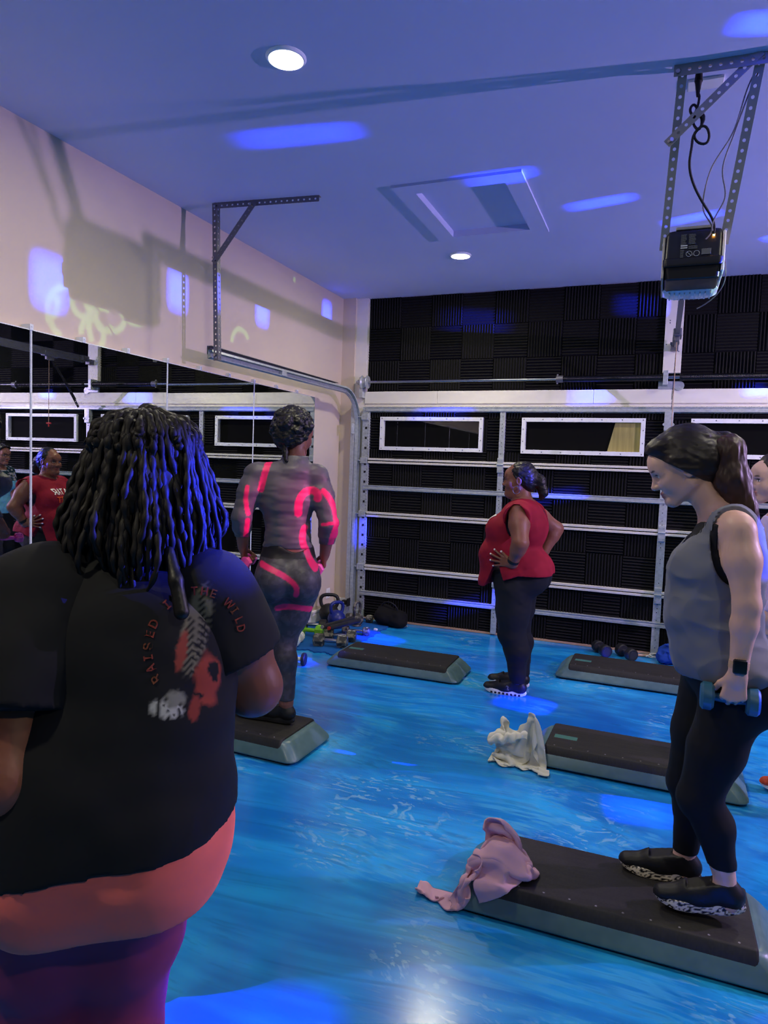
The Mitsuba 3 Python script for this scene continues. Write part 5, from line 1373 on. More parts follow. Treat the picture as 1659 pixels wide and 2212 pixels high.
def tee_hem(F, X, Y, Zg):
    hem = 0.838 - 0.12 * Y + 0.005 * np.sin(Y * 17)
    nk = np.sqrt(((X - 0.02) / 0.10) ** 2 + (Y / 0.10) ** 2) - 1 + 0 * Zg
    F = np.maximum(F, -np.maximum(nk * 0.09, 1.345 - Zg))
    return np.maximum(F, hem - Zg)


def sleeve_end(e, s_, q):
    e_, s_ = V(*e), V(*s_); d_ = (e_ - s_) / np.linalg.norm(e_ - s_); c_ = s_ + (e_ - s_) * q
    return lambda F, X, Y, Zg: np.maximum(F, (X - c_[0]) * d_[0] + (Y - c_[1]) * d_[1] + (Zg - c_[2]) * d_[2])


loose = [cap((-0.08, -0.055, 1.0), (-0.08, 0.11, 1.0), 0.112, 0.112, 'torso', 0.08), ell((-0.03, 0.045, 0.87), (0.205, 0.20, 0.16), 'torso', 0.06)]
loose += [cap((-0.085, -0.03, 0.88), (-0.085, 0.13, 0.88), 0.13, 0.13, 'torso', 0.08)]
tmods = [rip(0.012, 8, 8, 9, 5)]
trunk = surf(torso + loose + pelvis, 0.006, 0.016, tmods + [tee_hem])
s1 = surf([cap(V(-0.03, 0.14, 1.27), V(-0.135, 0.19, 1.05), 0.090, 0.097, 'torso', 0.04), cap(V(-0.03, 0.19, 1.265), V(-0.14, 0.198, 1.05), 0.085, 0.095, 'torso', 0.04)], 0.006, 0.010, tmods + [sleeve_end((-0.17, 0.195, 0.975), (-0.03, 0.19, 1.26), 0.66)])
s2 = surf([cap(V(-0.03, -0.115, 1.265), V(-0.022, -0.20, 1.08), 0.084, 0.088, 'torso', 0.04), cap(V(-0.02, -0.15, 1.262), V(-0.02, -0.218, 1.08), 0.079, 0.086, 'torso', 0.04)], 0.006, 0.010, tmods + [sleeve_end((-0.02, -0.228, 1.075), (-0.02, -0.155, 1.255), 0.62)])
ts = join(trunk, s1, s2)
v = ts[0]; col = tint(v, (17, 18, 23), 0.1, 25)
# printed back: arched lettering, a feathered wing, coral shapes and a block of pale lettering
bk = (v[:, 0] < -0.02)[:, None]
yz = v[:, 1:] - V(0.0, 0.0)
fn_ = meshkit.noise(v * V(60, 130, 60), 3)[:, None]; fn2 = meshkit.noise(v * V(40, 45, 45), 6)[:, None]


def blob(cy, cz, ry, rz, rot, rgb_, soft=0.12, tex=0.0, cutn=None):
    global col
    c_, s_ = math.cos(rot), math.sin(rot); q = yz - V(cy, cz)
    u_ = (q[:, 0] * c_ + q[:, 1] * s_) / ry; w_ = (-q[:, 0] * s_ + q[:, 1] * c_) / rz
    d = np.sqrt(u_ ** 2 + w_ ** 2)[:, None]
    t_ = np.clip((1 - d - tex * (fn2 - 0.5)) / soft + 0.5, 0, 1) * bk
    if cutn is not None:
        t_ = t_ * (cutn > 0.5)
    col = col * (1 - t_) + np.array(lin(rgb_))[None] * t_


PR = 0.0
barb = (0.5 + 0.5 * np.sin(v[:, 2] * 520 + np.abs(v[:, 1] + 0.112) * 420))[:, None]
blob(-0.115, 1.225, 0.024, 0.075, 0.20, (104, 100, 86), 0.2, 0.4, np.clip(barb + 0.22 * (v[:, 1] > -0.118)[:, None] + 0.3 * (v[:, 2] > 1.25)[:, None], 0, 1))
blob(-0.092, 1.19, 0.009, 0.036, 0.15, (132, 58, 50), 0.2, 0.4)
blob(-0.140, 1.135, 0.022, 0.045, -0.05, (140, 56, 44), 0.25, 0.8, np.clip(fn2 + 0.25, 0, 1))
blob(-0.118, 1.09, 0.010, 0.02, 0.1, (126, 50, 42), 0.2, 0.5)
bars = (0.5 + 0.5 * np.sin(v[:, 1] * 700))[:, None]
blob(-0.070, 1.098, 0.032, 0.015, 0.35, (170, 170, 168), 0.15, 0.25, np.clip(bars + 0.25, 0, 1))
blob(-0.085, 1.112, 0.018, 0.016, 0.3, (120, 120, 112), 0.2, 0.4, np.clip(fn_ + 0.22, 0, 1))
P.put('t_shirt', ts, 'm_cloth', color=col, label='black T-shirt with a feather and lettering print on the back')
tri = trimesh.Trimesh(ts[0], ts[1], process=False)
back = tri.vertices[tri.vertices[:, 0] < 0.0]; kd = cKDTree(back[:, 1:])
word = 'RAISED IN THE WILD'
for i, ch in enumerate(word):
    if ch == ' ':
        continue
    th = math.radians(215 - 205 * i / (len(word) - 1)); cy_, cz_ = -0.118, 1.205; ra_ = 0.075
    mm = meshkit.text_mesh(ch, 0.015, 0.0005, True).subdivide_to_size(0.012); q = np.array(mm.vertices); q[:, 0] -= q[:, 0].mean()
    rot = th - math.pi / 2
    # seen from behind, the reader's right is -y
    ux = q[:, 0] * math.cos(rot) - q[:, 1] * math.sin(rot) + ra_ * math.cos(th); uz = q[:, 0] * math.sin(rot) + q[:, 1] * math.cos(rot) + ra_ * math.sin(th) * 1.12
    yy, zz = cy_ - ux, cz_ + uz
    _, j = kd.query(np.stack([yy, zz], 1), k=5); xx = back[j, 0].min(1)
    cc = (116, 50, 42) if i % 3 else (100, 56, 36)
    P.put('printed_letter', (np.stack([xx - 0.0012 - q[:, 2], yy, zz], 1), np.array(mm.faces)), 'm_cloth', color=np.tile(lin(cc), (len(q), 1)), smooth=False)
st = [cap((-0.12, -0.065, 1.37), (-0.15, -0.08, 1.32), 0.010, 0.012, '', 0.01), cap((-0.15, -0.08, 1.32), (-0.168, -0.092, 1.265), 0.012, 0.014, '', 0.01)]
hh = surf(st, 0.004); P.put('braid_end', hh, 'm_hair', color=tint(hh[0], (14, 13, 14)))


def coral_hem(F, X, Y, Zg):
    F = np.maximum(F, 0.685 - 0.10 * Y - Zg + 0 * X)
    return np.maximum(F, Zg - 0.92 + 0 * X)


cr = surf(pelvis + loose[1:] + [cap((-0.08, -0.03, 0.78), (-0.08, 0.14, 0.78), 0.14, 0.14, 'torso', 0.06)], 0.007, 0.008, [rip(0.006, 8, 8, 14, 8), coral_hem])
P.put('under_shirt', cr, 'm_cloth', color=tint(cr[0], (232, 108, 98), 0.06, 20), label='coral shirt showing below the black one')
lg = surf(pelvis + legs, 0.007, 0.006, [rip(0.004, 14, 14, 14, 6), below(lambda X, Y: 0.95 + 0 * X), above(lambda X, Y: 0.13 + 0 * X)])
P.put('leggings', lg, 'm_cloth', color=tint(lg[0], (124, 46, 84), 0.08, 20), label='plum purple leggings')
hp = [ell(V(*hc) + hR @ V(-0.02, 0, 0.03), (0.106, 0.090, 0.10), '', 0.02, hR), ell(V(*hc) + hR @ V(-0.05, 0, -0.03), (0.088, 0.090, 0.10), '', 0.03, hR)]
hh = surf(hp, 0.005, 0.0, [rip(0.008, 50, 50, 20, 2), hairline(hc, hR, 0.075, 0.9)])
P.put('hair', hh, 'm_hair', color=tint(hh[0], (20, 17, 17), 0.3, 60))
# the braids: twisted ropes from the crown to the shoulders, one mesh per lock
crown = V(*hc) + hR @ V(-0.015, 0, 0.05)
for i in range(230):
    az = rng.uniform(0.28 * np.pi, 1.72 * np.pi); elv = rng.uniform(-0.15, 1.25) if i < 150 else rng.uniform(0.5, 1.45)
    d = V(math.cos(az) * math.cos(elv), math.sin(az) * math.cos(elv), math.sin(elv))
    p0 = crown + d * V(0.106, 0.089, 0.088)
    dh = V(d[0], d[1], 0); dh /= np.linalg.norm(dh)
    o1 = crown + dh * V(0.112, 0.101, 0) * rng.uniform(0.90, 1.06) + V(0, 0, rng.uniform(-0.01, 0.03))
    end = crown + dh * V(0.125, 0.118, 0) * rng.uniform(0.72, 1.13) + V(0, 0, -rng.uniform(0.16, 0.25) - 0.045 * max(-d[0], 0))
    mid = (o1 + end) / 2 + dh * 0.014 + rng.normal(size=3) * 0.012
    path = spline([p0 - d * 0.006, (p0 + o1) / 2 + dh * 0.012 + V(0, 0, 0.012), o1, mid, end], 46)
    # stay outside the shoulders
    s_ = np.linspace(0, 1, 46); ph = rng.uniform(0, 6); tw = 58
    jit = np.stack([np.sin(s_ * 9 + ph), np.cos(s_ * 8 + ph * 2), 0 * s_], 1) * 0.004 * s_[:, None]
    r_ = (0.0062 + 0.0016 * np.sin(s_ * tw + ph)) * np.clip(1.15 - 0.5 * s_ ** 3, 0.5, 1.1)
    m = tube(path + jit, r_, 7)
    P.put('braid', (np.array(m.vertices), np.array(m.faces)), 'm_braid', color=tint(m.vertices, (24, 20, 20), 0.3, 60))
kn_ = surf([ell(crown + V(0.0, -0.005, 0.085), (0.02, 0.02, 0.016), '')], 0.004, 0.0, [rip(0.004, 90, 90, 90)])
P.put('top_knot', kn_, 'm_hair', color=tint(kn_[0], (26, 22, 22), 0.3))
shoe(P, 'shoe', (-0.02, 0.18, 0.085), 5, L=0.27, label='black trainer'); shoe(P, 'shoe', (-0.02, 0.03, 0.085), -5, L=0.27, label='black trainer')

# ---- the woman at the right edge, behind the ponytail
P = Person(thing('person', 'fair woman in a lavender long sleeved top at the right photo edge behind the ponytail', 'person'), (3.66, -2.70, 0), 180)
hc, hR = (0.115, 0, 1.55), euler(14, 4)
LW, RW = (0.13, 0.22, 0.93), (0.10, -0.22, 0.95)


def simple_woman(P, hc, hR, LW, RW, skin, top, bottom, hair, lip, tailhair=True, sleeve='long', feet=((-0.02, 0.09), (0.05, -0.1)), shoec=(200, 70, 40), solec=(220, 216, 210), z0=0.0, top2=None):
    head_p = head(hc, hR, 0.98)
    nb = V(*hc) + V(-0.05, 0, -0.16)
    neck = [cap(nb, V(*hc) + V(-0.03, 0, -0.06), 0.052, 0.047, 'neck', 0.04)]
    x0 = nb[0]; zs_ = nb[2] - 0.03
    torso = [ell((x0, 0, zs_ - 0.11), (0.105, 0.155, 0.16), 'torso', 0.05), cap((x0 - 0.01, -0.135, zs_), (x0 - 0.01, 0.135, zs_), 0.048, 0.048, 'torso', 0.06), ell((x0 + 0.07, 0.07, zs_ - 0.14), (0.08, 0.075, 0.075), 'torso', 0.04), ell((x0 + 0.07, -0.07, zs_ - 0.14), (0.08, 0.075, 0.075), 'torso', 0.04), ell((x0, 0, zs_ - 0.31), (0.105, 0.135, 0.14), 'torso', 0.05)]
    pelvis = [ell((x0, 0, zs_ - 0.48), (0.115, 0.165, 0.12), 'pelvis', 0.05), ell((x0 - 0.06, 0.075, zs_ - 0.52), (0.10, 0.09, 0.10), 'pelvis', 0.04), ell((x0 - 0.06, -0.075, zs_ - 0.52), (0.10, 0.09, 0.10), 'pelvis', 0.04)]
    hz = zs_ - 0.55
    legs, ft = [], []
    for s_, (fx, fy) in zip((1, -1), feet):
        an = V(fx, fy, z0 + 0.10)
        legs += limb_leg((x0, s_ * 0.08, hz), (x0 * 0.5 + fx * 0.5 + 0.045, s_ * 0.04 + fy * 0.5, (hz + z0 + 0.10) / 2 + 0.02), an, (0.092, 0.06, 0.053, 0.035)); ft += foot_in(an, 0)
    arms = []
    for s_, w_ in ((1, LW), (-1, RW)):
        arms += limb_arm((x0 - 0.01, s_ * 0.17, zs_ - 0.01), (x0 - 0.03, s_ * 0.225, zs_ - 0.24), w_, (0.048, 0.038, 0.037, 0.024), 'armL' if s_ > 0 else 'armR')
    hl = hand(LW, (0.3, -0.1, -1), (0.1, 1, 0.0), -1, (25, 30, 20), 4, 0.9, 'handL'); hr_ = hand(RW, (0.3, 0.1, -1), (0.1, -1, 0.0), 1, (25, 30, 20), 4, 0.9, 'handR')
    vf = skin_mesh(torso + pelvis + legs + neck + arms + ft + head_p + hl + hr_, hbox(hc), [pbox(hl), pbox(hr_)])
    col = tint(vf[0], skin, 0.06, 30); isH = ((vf[0] - V(*hc)) ** 2).sum(1) < 0.2 ** 2
    col[isH] = face_paint(vf[0][isH], col[isH], hc, hR, 0.98, lip)
    P.put('body', vf, 'm_skin', color=col)

    def cutt(F, X, Y, Zg):
        nk = np.sqrt(((X - x0 - 0.01) / 0.085) ** 2 + (Y / 0.085) ** 2) - 1 + 0 * Zg
        F = np.maximum(F, -np.maximum(nk * 0.08, zs_ + 0.015 - Zg))
        F = np.maximum(F, np.where(np.abs(Y) < 0.165, zs_ - 0.50, -9) - Zg + 0 * X)
        if sleeve == 'short':
            return np.maximum(F, -np.maximum(Zg - (zs_ - 0.17) + 0 * X, 0.165 - np.abs(Y)))
        lo = min(LW[2], RW[2]) + 0.03
        return np.maximum(F, -np.maximum(Zg - lo + 0 * X, 0.17 - np.abs(Y)))
    tp = surf(torso + arms + [ell((x0, 0, zs_ - 0.42), (0.125, 0.17, 0.13), 'torso', 0.05)], 0.007, 0.010, [rip(0.009, 9, 9, 20, 7), cutt])
    c_ = tint(tp[0], top, 0.08, 20)
    if top2:
        n = meshkit.noise(tp[0] * 45, 5)[:, None]; t_ = (tp[0][:, 2] > zs_ - 0.11)[:, None]
        c_ = np.where(t_, np.where(n > 0.55, np.array(lin(190, 186, 190)), np.array(lin(top2))), c_)
    P.put('top', tp, 'm_cloth', color=c_)
    lg = surf(pelvis + legs, 0.007, 0.006, [below(lambda X, Y: zs_ - 0.40 + 0 * X), above(lambda X, Y: z0 + 0.13 + 0 * X)])
    P.put('leggings', lg, 'm_cloth', color=tint(lg[0], bottom, 0.1))
    E_ = lambda p, r, k=0.02: ell(V(*hc) + hR @ V(*p), r, '', k, hR)
    hp = [E_((-0.02, 0, 0.033), (0.102, 0.085, 0.096)), E_((-0.055, 0, -0.012), (0.066, 0.078, 0.076), 0.03)]
    if tailhair:
        hp += [cap(V(*hc) + hR @ V(-0.11, 0, 0.03), V(*hc) + hR @ V(-0.14, 0, 0.0), 0.03, 0.035, '', 0.02), cap(V(*hc) + hR @ V(-0.14, 0, 0.0), V(*hc) + hR @ V(-0.15, 0, -0.12), 0.035, 0.015, '', 0.02)]
    else:
        hp += [E_((-0.04, 0, -0.06), (0.075, 0.095, 0.10), 0.03), E_((0.055, 0, 0.075), (0.045, 0.07, 0.03), 0.02)]
    hh = surf(hp, 0.0045, 0.0, [rip(0.006, 40, 60, 40, 2), hairline(hc, hR, 0.068, 0.75)])
    P.put('hair', hh, 'm_hair', color=tint(hh[0], hair, 0.3, 60))
    for fx, fy in feet:
        shoe(P, 'shoe', (fx, fy, z0 + 0.085), 0, L=0.255, upper=shoec, sole=solec)


simple_woman(P, hc, hR, LW, RW, (214, 172, 160), (196, 178, 220), (26, 26, 32), (44, 30, 28), (180, 110, 110), True, feet=((-0.34, 0.10), (-0.145, -0.15)))
# ---- the woman seen in the mirror, standing past the far step, to its right behind the ponytail
P = Person(thing('person', 'woman with glasses in a light blue top, seen in the mirror at the left edge', 'person'), (3.91, -0.55, 0), 180)
hc, hR = (0.03, 0, 1.53), euler(0, 4)
simple_woman(P, hc, hR, (0.10, 0.22, 0.89), (0.08, -0.22, 0.89), (150, 100, 82), (120, 190, 220), (24, 24, 30), (22, 19, 20), (140, 74, 70), False, 'short', ((-0.02, 0.10), (-0.02, -0.10)), (30, 30, 34), top2=(30, 60, 66))
gl = []
for s_ in (1, -1):
    a = np.linspace(0, 2 * np.pi, 28)[:-1]
    gl.append(tube(np.stack([V(*hc)[0] + 0.106 + 0 * a, s_ * 0.033 + 0.024 * np.cos(a), 1.522 + 0.018 * np.sin(a)], 1), 0.0018, 6, closed=True)); gl.append(rod((0.133, s_ * 0.057, 1.526), (0.03, s_ * 0.085, 1.524), 0.0018, 6))
gl.append(rod((0.136, -0.009, 1.526), (0.136, 0.009, 1.526), 0.0018, 6)); m = cat(gl)
P.put('glasses', (np.array(m.vertices), np.array(m.faces)), 'm_black', label='dark framed glasses')
# ------------------------------------------------------------------ clothes and bags on the floor


def lump(key_name, label, catg, prims, mods, mat, rgb_, origin, yaw, res=0.005, infl=0.0, extra=None, amp=0.06):
    P = Person(thing(key_name, label, catg), origin, yaw)
    vf = surf(prims, res, infl, mods)
    P.put(None, vf, mat, color=tint(vf[0], rgb_, amp, 30))
    return P


# ---- cloth: a sweatshirt cut as a flat sheet of body and two sleeves, let fall onto the step and the floor
def sweater_mask(sp, bw=0.40, bh=0.46, sw=0.15, sl=0.44):
    """grid of the laid-out sheet: u across the sleeves, v from the collar to the hem"""
    U = int((bw + 2 * sl) / sp) + 1; Vn = int(bh / sp) + 1
    u = (np.arange(U) - (U - 1) / 2) * sp; v = np.arange(Vn) * sp
    uu, vv = np.meshgrid(u, v, indexing='ij')
    m = (np.abs(uu) < bw / 2) & ~((np.abs(uu) < 0.07) & (vv < 0.05))
    t = (np.abs(uu) - bw / 2) / sl
    m |= (t >= 0) & (vv > 0.01) & (vv < sw - 0.05 * np.clip(t, 0, 1))
    return uu, vv, m


def drape(P, mask, sp, height, pulls, steps=260, seed=1, r=0.013, damp=0.93):
    """position-based cloth. pulls: functions (P, step) -> P that gather it"""
    rs = np.random.default_rng(seed)
    V_ = np.zeros_like(P); dt = 1 / 60
    offs = []
    for (di, dj, k) in ((1, 0, 0.9), (0, 1, 0.9), (1, 1, 0.5), (1, -1, 0.5), (2, 0, 0.12), (0, 2, 0.12)):
        offs.append((di, dj, math.hypot(di, dj) * sp, k))
    idx = np.argwhere(mask)

    def solve(P):
        for di, dj, L, k in offs:
            n, m = mask.shape
            for par in range(2 * max(di, abs(dj)) if max(di, abs(dj)) > 1 else 2):
                step = 2 * max(di, abs(dj))
                if di:
                    ia = np.arange(n - di); ia = ia[(ia % (2 * di)) // di == par % 2] if di else ia
                    if par > 1:
                        continue
                    ja = np.arange(max(0, -dj), m - max(0, dj))
                else:
                    ia = np.arange(n); ja = np.arange(m - dj); ja = ja[(ja % (2 * dj)) // dj == par % 2]
                    if par > 1:
                        continue
                A = np.ix_(ia, ja); B = np.ix_(ia + di, ja + dj)
                d = P[B] - P[A]; l = np.linalg.norm(d, axis=-1, keepdims=True) + 1e-9
                both = (mask[A] & mask[B])[..., None]
                c = np.where(both, 0.5 * k * (l - L) / l * d, 0)
                P[A] += c; P[B] -= c
        return P
    for s in range(steps):
        Q = P.copy()
        V_[..., 2] -= 9.8 * dt
        V_ *= damp
        P = P + V_ * dt
        for f in pulls:
            P = f(P, s)
        for _ in range(8):
            P = solve(P)
        if s % 2 == 0:
            pts = P[mask]
            pr = cKDTree(pts).query_pairs(r, output_type='ndarray')
            if len(pr):
                gi = idx[pr[:, 0]] - idx[pr[:, 1]]
                pr = pr[np.abs(gi).max(1) > 1]
                d = pts[pr[:, 0]] - pts[pr[:, 1]]; l = np.linalg.norm(d, axis=1, keepdims=True) + 1e-6
                c = 0.35 * (r - l) / l * d
                np.add.at(pts, pr[:, 0], c); np.add.at(pts, pr[:, 1], -c)
                P[mask] = pts
        h, push = height(P)
        Q = Q + push; P = P + push
        low = (P[..., 2] < h) | (np.abs(push[..., 1]) > 0)
        P[..., 2] = np.maximum(h, P[..., 2])
        V_ = (P - Q) / dt
        V_[low] *= 0.05
        sp_ = np.linalg.norm(V_, axis=-1, keepdims=True); V_ *= np.minimum(1, 1.5 / (sp_ + 1e-9))
    return P


def cloth_mesh(P, mask, th=0.0045):
    """two skins and the edge between them, refined once"""
    ids = np.full(mask.shape, -1); ids[mask] = np.arange(mask.sum())
    a, b, c, d = ids[:-1, :-1], ids[1:, :-1], ids[1:, 1:], ids[:-1, 1:]
    ok = (a >= 0) & (b >= 0) & (c >= 0) & (d >= 0)
    f = np.vstack([np.stack([a[ok], b[ok], c[ok]], 1), np.stack([a[ok], c[ok], d[ok]], 1)])
    m = trimesh.Trimesh(P[mask], f, process=False); m.remove_unreferenced_vertices()
    m = trimesh.Trimesh(*trimesh.remesh.subdivide(m.vertices, m.faces)[:2], process=False)
    trimesh.smoothing.filter_laplacian(m, lamb=0.5, iterations=2, volume_constraint=False)
    n = m.vertex_normals; v = m.vertices; k = len(v)
    e = m.edges_sorted; u, cnt = np.unique(e, axis=0, return_counts=True)
    bd = {tuple(q) for q in u[cnt == 1]}
    be = np.array([q for q in m.edges if tuple(sorted(q)) in bd])
    f2 = np.vstack([m.faces, m.faces[:, ::-1] + k, np.stack([be[:, 1], be[:, 0], be[:, 0] + k], 1), np.stack([be[:, 1], be[:, 0] + k, be[:, 1] + k], 1)])
    return np.vstack([v + n * th / 2, v - n * th / 2]), f2


def step_ground(x_end, y_front, rest=0.006, bulk=()):
    """height of floor and step under each cloth point, and the push away from the step's upright front"""
    def g(P):
        x, y, z = P[..., 0], P[..., 1], P[..., 2]
        inx = x > x_end
        hs = np.clip((x - x_end) / 0.085, 0, 1) * 0.1145
        ins = inx & (y > y_front) & (y < y_front + 0.42)
        h = np.where(ins, hs, 0) + rest
        for bx, by, bh, br in bulk:                                        # the folded inner layers
            h = np.maximum(h, bh * np.clip(1.25 - ((x - bx) ** 2 + (y - by) ** 2) / br ** 2, 0, 1) ** 0.5)
        push = np.zeros_like(P)
        side = ins & (z < hs - 0.012) & (y < y_front + 0.03)
        push[..., 1] = np.where(side, y_front - 0.006 - y, 0)
        return np.where(side, rest, h), push
    return g


SPC = 0.0165


def pink_sweater():
    """heaped on the left end of the near step, one sleeve trailing to the floor"""
    uu, vv, m = sweater_mask(SPC, 0.40, 0.44, 0.15, 0.40)
    body = np.abs(uu) <= 0.20
    L, Rr = uu < -0.20, uu > 0.20
    fold_ = 0.055 * np.sin(uu * 44 + 0.6 + 3 * np.sin(vv * 7)) + 0.05 * np.sin(vv * 31 + 2 * np.sin(uu * 9))
    x = 2.60 + uu * 0.50; y = -3.985 + (0.20 - vv) * 0.5; z = 0.31 + fold_ * 1.1
    t = (-uu - 0.20)
    x = np.where(L, 2.50 - t * 0.52, x); y = np.where(L, -4.05 - 0.10 * np.minimum(t * 5, 1) * 1 - (vv - 0.07) * 0.55 + 0.03 * np.sin(t * 22), y); z = np.where(L, 0.24 - np.minimum(t * 0.8, 0.19) + 0.03 * np.sin(t * 46), z)
    t2 = uu - 0.20
    x = np.where(Rr, 2.63 - t2 * 0.30, x); y = np.where(Rr, -3.98 + 0.03 * np.sin(t2 * 40) + (vv - 0.07) * 0.4, y); z = np.where(Rr, 0.40 + 0.05 * np.sin(t2 * 48), z)
    P = np.stack([x, y, z], -1)
    c = np.array([2.595, -3.99])
    def gather(P, s):
        P = P.copy()
        d = P[..., :2] - c; r = np.linalg.norm(d, axis=-1, keepdims=True)
        P[m & ~L, :2] -= 0.25 * (P[m & ~L][:, :2].mean(0) - c)
        k = np.where((r > 0.13) & ~L[..., None], 0.4 * (r - 0.13) / (r + 1e-6), 0)
        P[..., :2] -= d * k
        e = L & (t > 0.34)
        tgt = np.stack([2.33 - 0.3 * (t - 0.37), -4.05 - (vv - 0.03) * 0.75, 0.02 + 0.25 * np.abs(vv - 0.06)], -1)
        P[e] += 0.3 * (tgt[e] - P[e])
        q = L & (t < 0.08)
        P[q, 0] += 0.25 * (2.525 - t[q] * 0.8 - P[q, 0]); P[q, 1] += 0.25 * (-4.095 - (vv[q] - 0.07) * 0.4 - P[q, 1]); P[q, 2] = np.maximum(P[q, 2], 0.135 - t[q] * 0.9)
        q = (np.abs(uu - 0.16) < 0.045) & (vv < 0.10) & m
        P[q, 2] = np.maximum(P[q, 2], 0.295 - 0.5 * vv[q]); P[q, 0] += 0.25 * (2.572 + (uu[q] - 0.16) * 0.8 - P[q, 0]); P[q, 1] += 0.25 * (-3.985 - P[q, 1])
        return P
    P = drape(P, m, SPC, step_ground(2.452, -4.105, 0.006, ((2.60, -3.995, 0.22, 0.08), (2.65, -4.01, 0.19, 0.05), (2.54, -4.02, 0.18, 0.045))), [gather], 110)
    return cloth_mesh(P, m)


def cream_sweater():
    """thrown over the left end of the middle step"""
    uu, vv, m = sweater_mask(SPC, 0.38, 0.42, 0.14, 0.40)
    L, Rr = uu < -0.19, uu > 0.19
    fo = 0.045 * np.sin(uu * 41 + 1.1 + 2.5 * np.sin(vv * 9)) + 0.045 * np.sin(vv * 33 + 2 * np.sin(uu * 11))
    x = 2.42 + uu * 0.50; y = -2.78 + (0.20 - vv) * 0.42; z = 0.26 + fo + 0.12 * (uu > 0)
    t = -uu - 0.19; t2 = uu - 0.19
    x = np.where(L, 2.36 + t * 0.15, x); y = np.where(L, -2.80 - (vv - .07) * 0.5 + 0.03 * np.sin(t * 40), y); z = np.where(L, 0.34 + 0.04 * np.sin(t * 45), z)
    x = np.where(Rr, 2.515 + t2 * 0.20 + (vv - 0.07) * 0.5, x); y = np.where(Rr, -2.79 - t2 * 0.35, y); z = np.where(Rr, 0.30 - t2 * 0.5 + 0.02 * np.sin(t2 * 50), z)
    P = np.stack([x, y, z], -1)
    c = np.array([2.41, -2.80])
    def gather(P, s):
        P = P.copy()
        d = (P[..., :2] - c) / [1.35, 0.95]; r = np.linalg.norm(d, axis=-1, keepdims=True)
        k = np.where((r > 0.10) & ~Rr[..., None], 0.4 * (r - 0.10) / (r + 1e-6), 0)
        P[..., :2] -= d * [1.35, 0.95] * k
        e = Rr & (t2 > 0.34)
        tgt = np.stack([2.585 + (vv - 0.05) * 0.6, -2.905 - 0.25 * (t2 - 0.37), 0.015 + 0.2 * np.abs(vv - 0.05)], -1)
        P[e] += 0.3 * (tgt[e] - P[e])
        q = (vv > 0.36) & m & (np.abs(uu) < 0.19)
        P[q, 0] += 0.25 * (2.40 + uu[q] * 0.62 - P[q, 0]); P[q, 1] += 0.25 * (-2.865 + 0.02 * np.sin(uu[q] * 36) - P[q, 1]); P[q, 2] += 0.3 * (0.012 - P[q, 2])
        ph = (vv - 0.01) / 0.12 * 2 * np.pi                                # one sleeve rolled across the front
        a_ = np.clip(t / 0.12, 0, 1); b_ = np.clip((t - 0.12) / 0.26, 0, 1)
        tx = 2.345 - 0.06 * a_ + 0.185 * b_; ty = -2.80 - 0.045 * a_ - 0.005 * b_ + 0.03 * np.cos(ph); tz = 0.17 - 0.05 * a_ + 0.055 * b_ + 0.03 * np.sin(ph)
        q = L & m
        P[q] += 0.3 * (np.stack([tx, ty, tz], -1)[q] - P[q])
        q = (np.abs(uu - 0.10) < 0.06) & (vv < 0.09) & m                   # the collar stays propped up
        P[q, 2] = np.maximum(P[q, 2], 0.255 - 0.3 * (vv[q])); P[q, 0] += 0.2 * (2.49 + (uu[q] - 0.1) * 0.6 - P[q, 0]); P[q, 1] += 0.2 * (-2.775 - P[q, 1])
        q = (np.abs(uu + 0.12) < 0.03) & (vv < 0.06) & m
        P[q, 2] = np.maximum(P[q, 2], 0.215); P[q, 0] += 0.2 * (2.345 - P[q, 0]); P[q, 1] += 0.2 * (-2.775 - P[q, 1])
        return P
    return cloth_mesh(drape(P, m, SPC, step_ground(2.477, -2.808, 0.006, ((2.39, -2.765, 0.13, 0.055), (2.45, -2.75, 0.18, 0.045))), [gather], 110, 2), m)


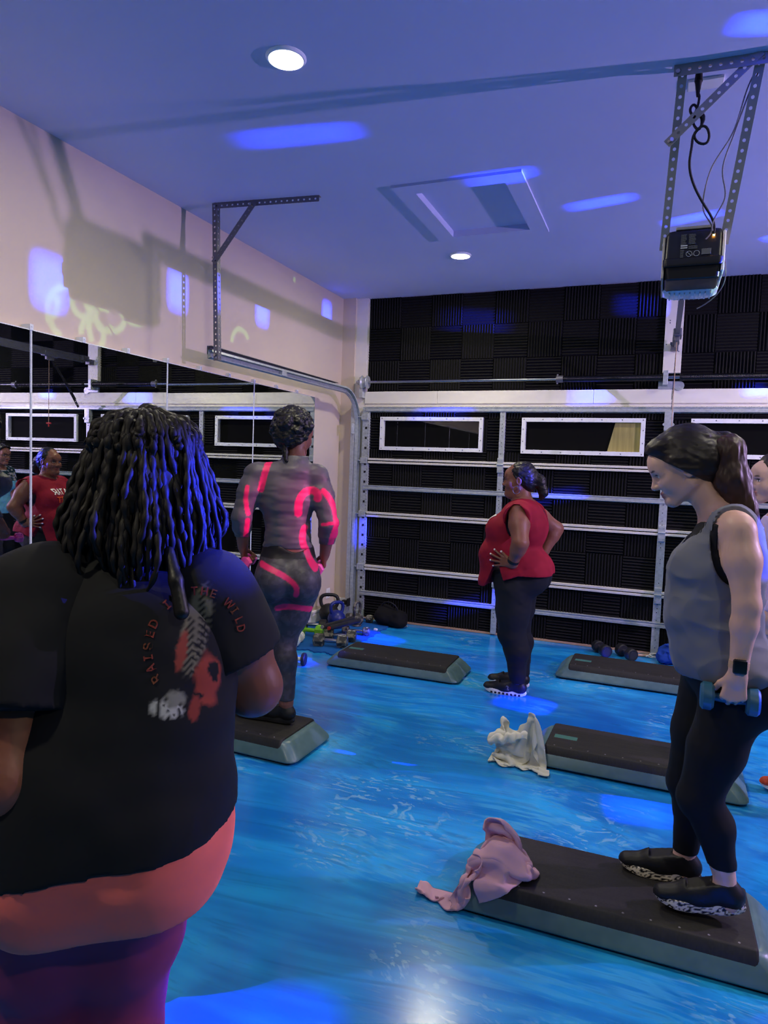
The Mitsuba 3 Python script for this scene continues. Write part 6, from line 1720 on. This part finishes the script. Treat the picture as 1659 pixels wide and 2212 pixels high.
for mk_, lab_, c_ in ((pink_sweater, 'pale pink sweatshirt heaped on the left end of the foreground step', (216, 170, 184)), (cream_sweater, 'cream sweatshirt thrown over the left end of the middle step', (208, 206, 192))):
    k = thing('sweatshirt', lab_, 'sweatshirt')
    v, f = mk_()
    add(k, None, trimesh.Trimesh(v, f, process=False), 'm_cloth', smooth=True, color=tint(v, c_, 0.04, 30))


# black bag by the weights, blue jacket by the centre post
bg = [ell((0.70, -0.235, 0.085), (0.17, 0.09, 0.09), '', 0.04, euler(12)), ell((0.62, -0.20, 0.11), (0.09, 0.08, 0.09), '', 0.04), ell((0.79, -0.26, 0.055), (0.09, 0.075, 0.055), '', 0.04)]
P = lump('gym_bag', 'slouched black bag on the floor against the garage door by the weights', 'bag', bg, [rip(0.02, 14, 14, 14, 3), lambda F, X, Y, Zg: np.maximum(F, 0.001 - Zg + 0 * X + 0 * Y), lambda F, X, Y, Zg: np.maximum(F, Y + 0.128 + 0 * X + 0 * Zg)], 'm_cloth', (15, 15, 16), (0, 0, 0), 0, 0.006)
m = tube(spline([(0.60, -0.24, 0.17), (0.63, -0.25, 0.225), (0.70, -0.26, 0.235), (0.76, -0.25, 0.19), (0.77, -0.24, 0.13)], 30), 0.008, 8)
P.put('handle', (np.array(m.vertices), np.array(m.faces)), 'm_black')
m = cat(rod((0.845, -0.27, 0.02), (0.875, -0.24, 0.02), 0.006, 8), rod((0.85, -0.25, 0.03), (0.88, -0.26, 0.02), 0.004, 8))
P.put('buckle', (np.array(m.vertices), np.array(m.faces)), 'm_arm')
bj = [ell((3.24, -0.26, 0.08), (0.12, 0.10, 0.085), '', 0.05), ell((3.32, -0.24, 0.11), (0.10, 0.09, 0.10), '', 0.05), ell((3.18, -0.30, 0.05), (0.07, 0.08, 0.05), '', 0.04)]
lump('jacket', 'crumpled blue jacket on the floor by the foot of the centre post', 'jacket', bj, [rip(0.03, 13, 13, 16, 9), ridge(0.02, 18, 12), lambda F, X, Y, Zg: np.maximum(F, 0.001 - Zg + 0 * X + 0 * Y), lambda F, X, Y, Zg: np.maximum(F, Y + 0.128 + 0 * X + 0 * Zg)], 'm_cloth', (24, 62, 150), (0, 0, 0), 0, 0.0055)
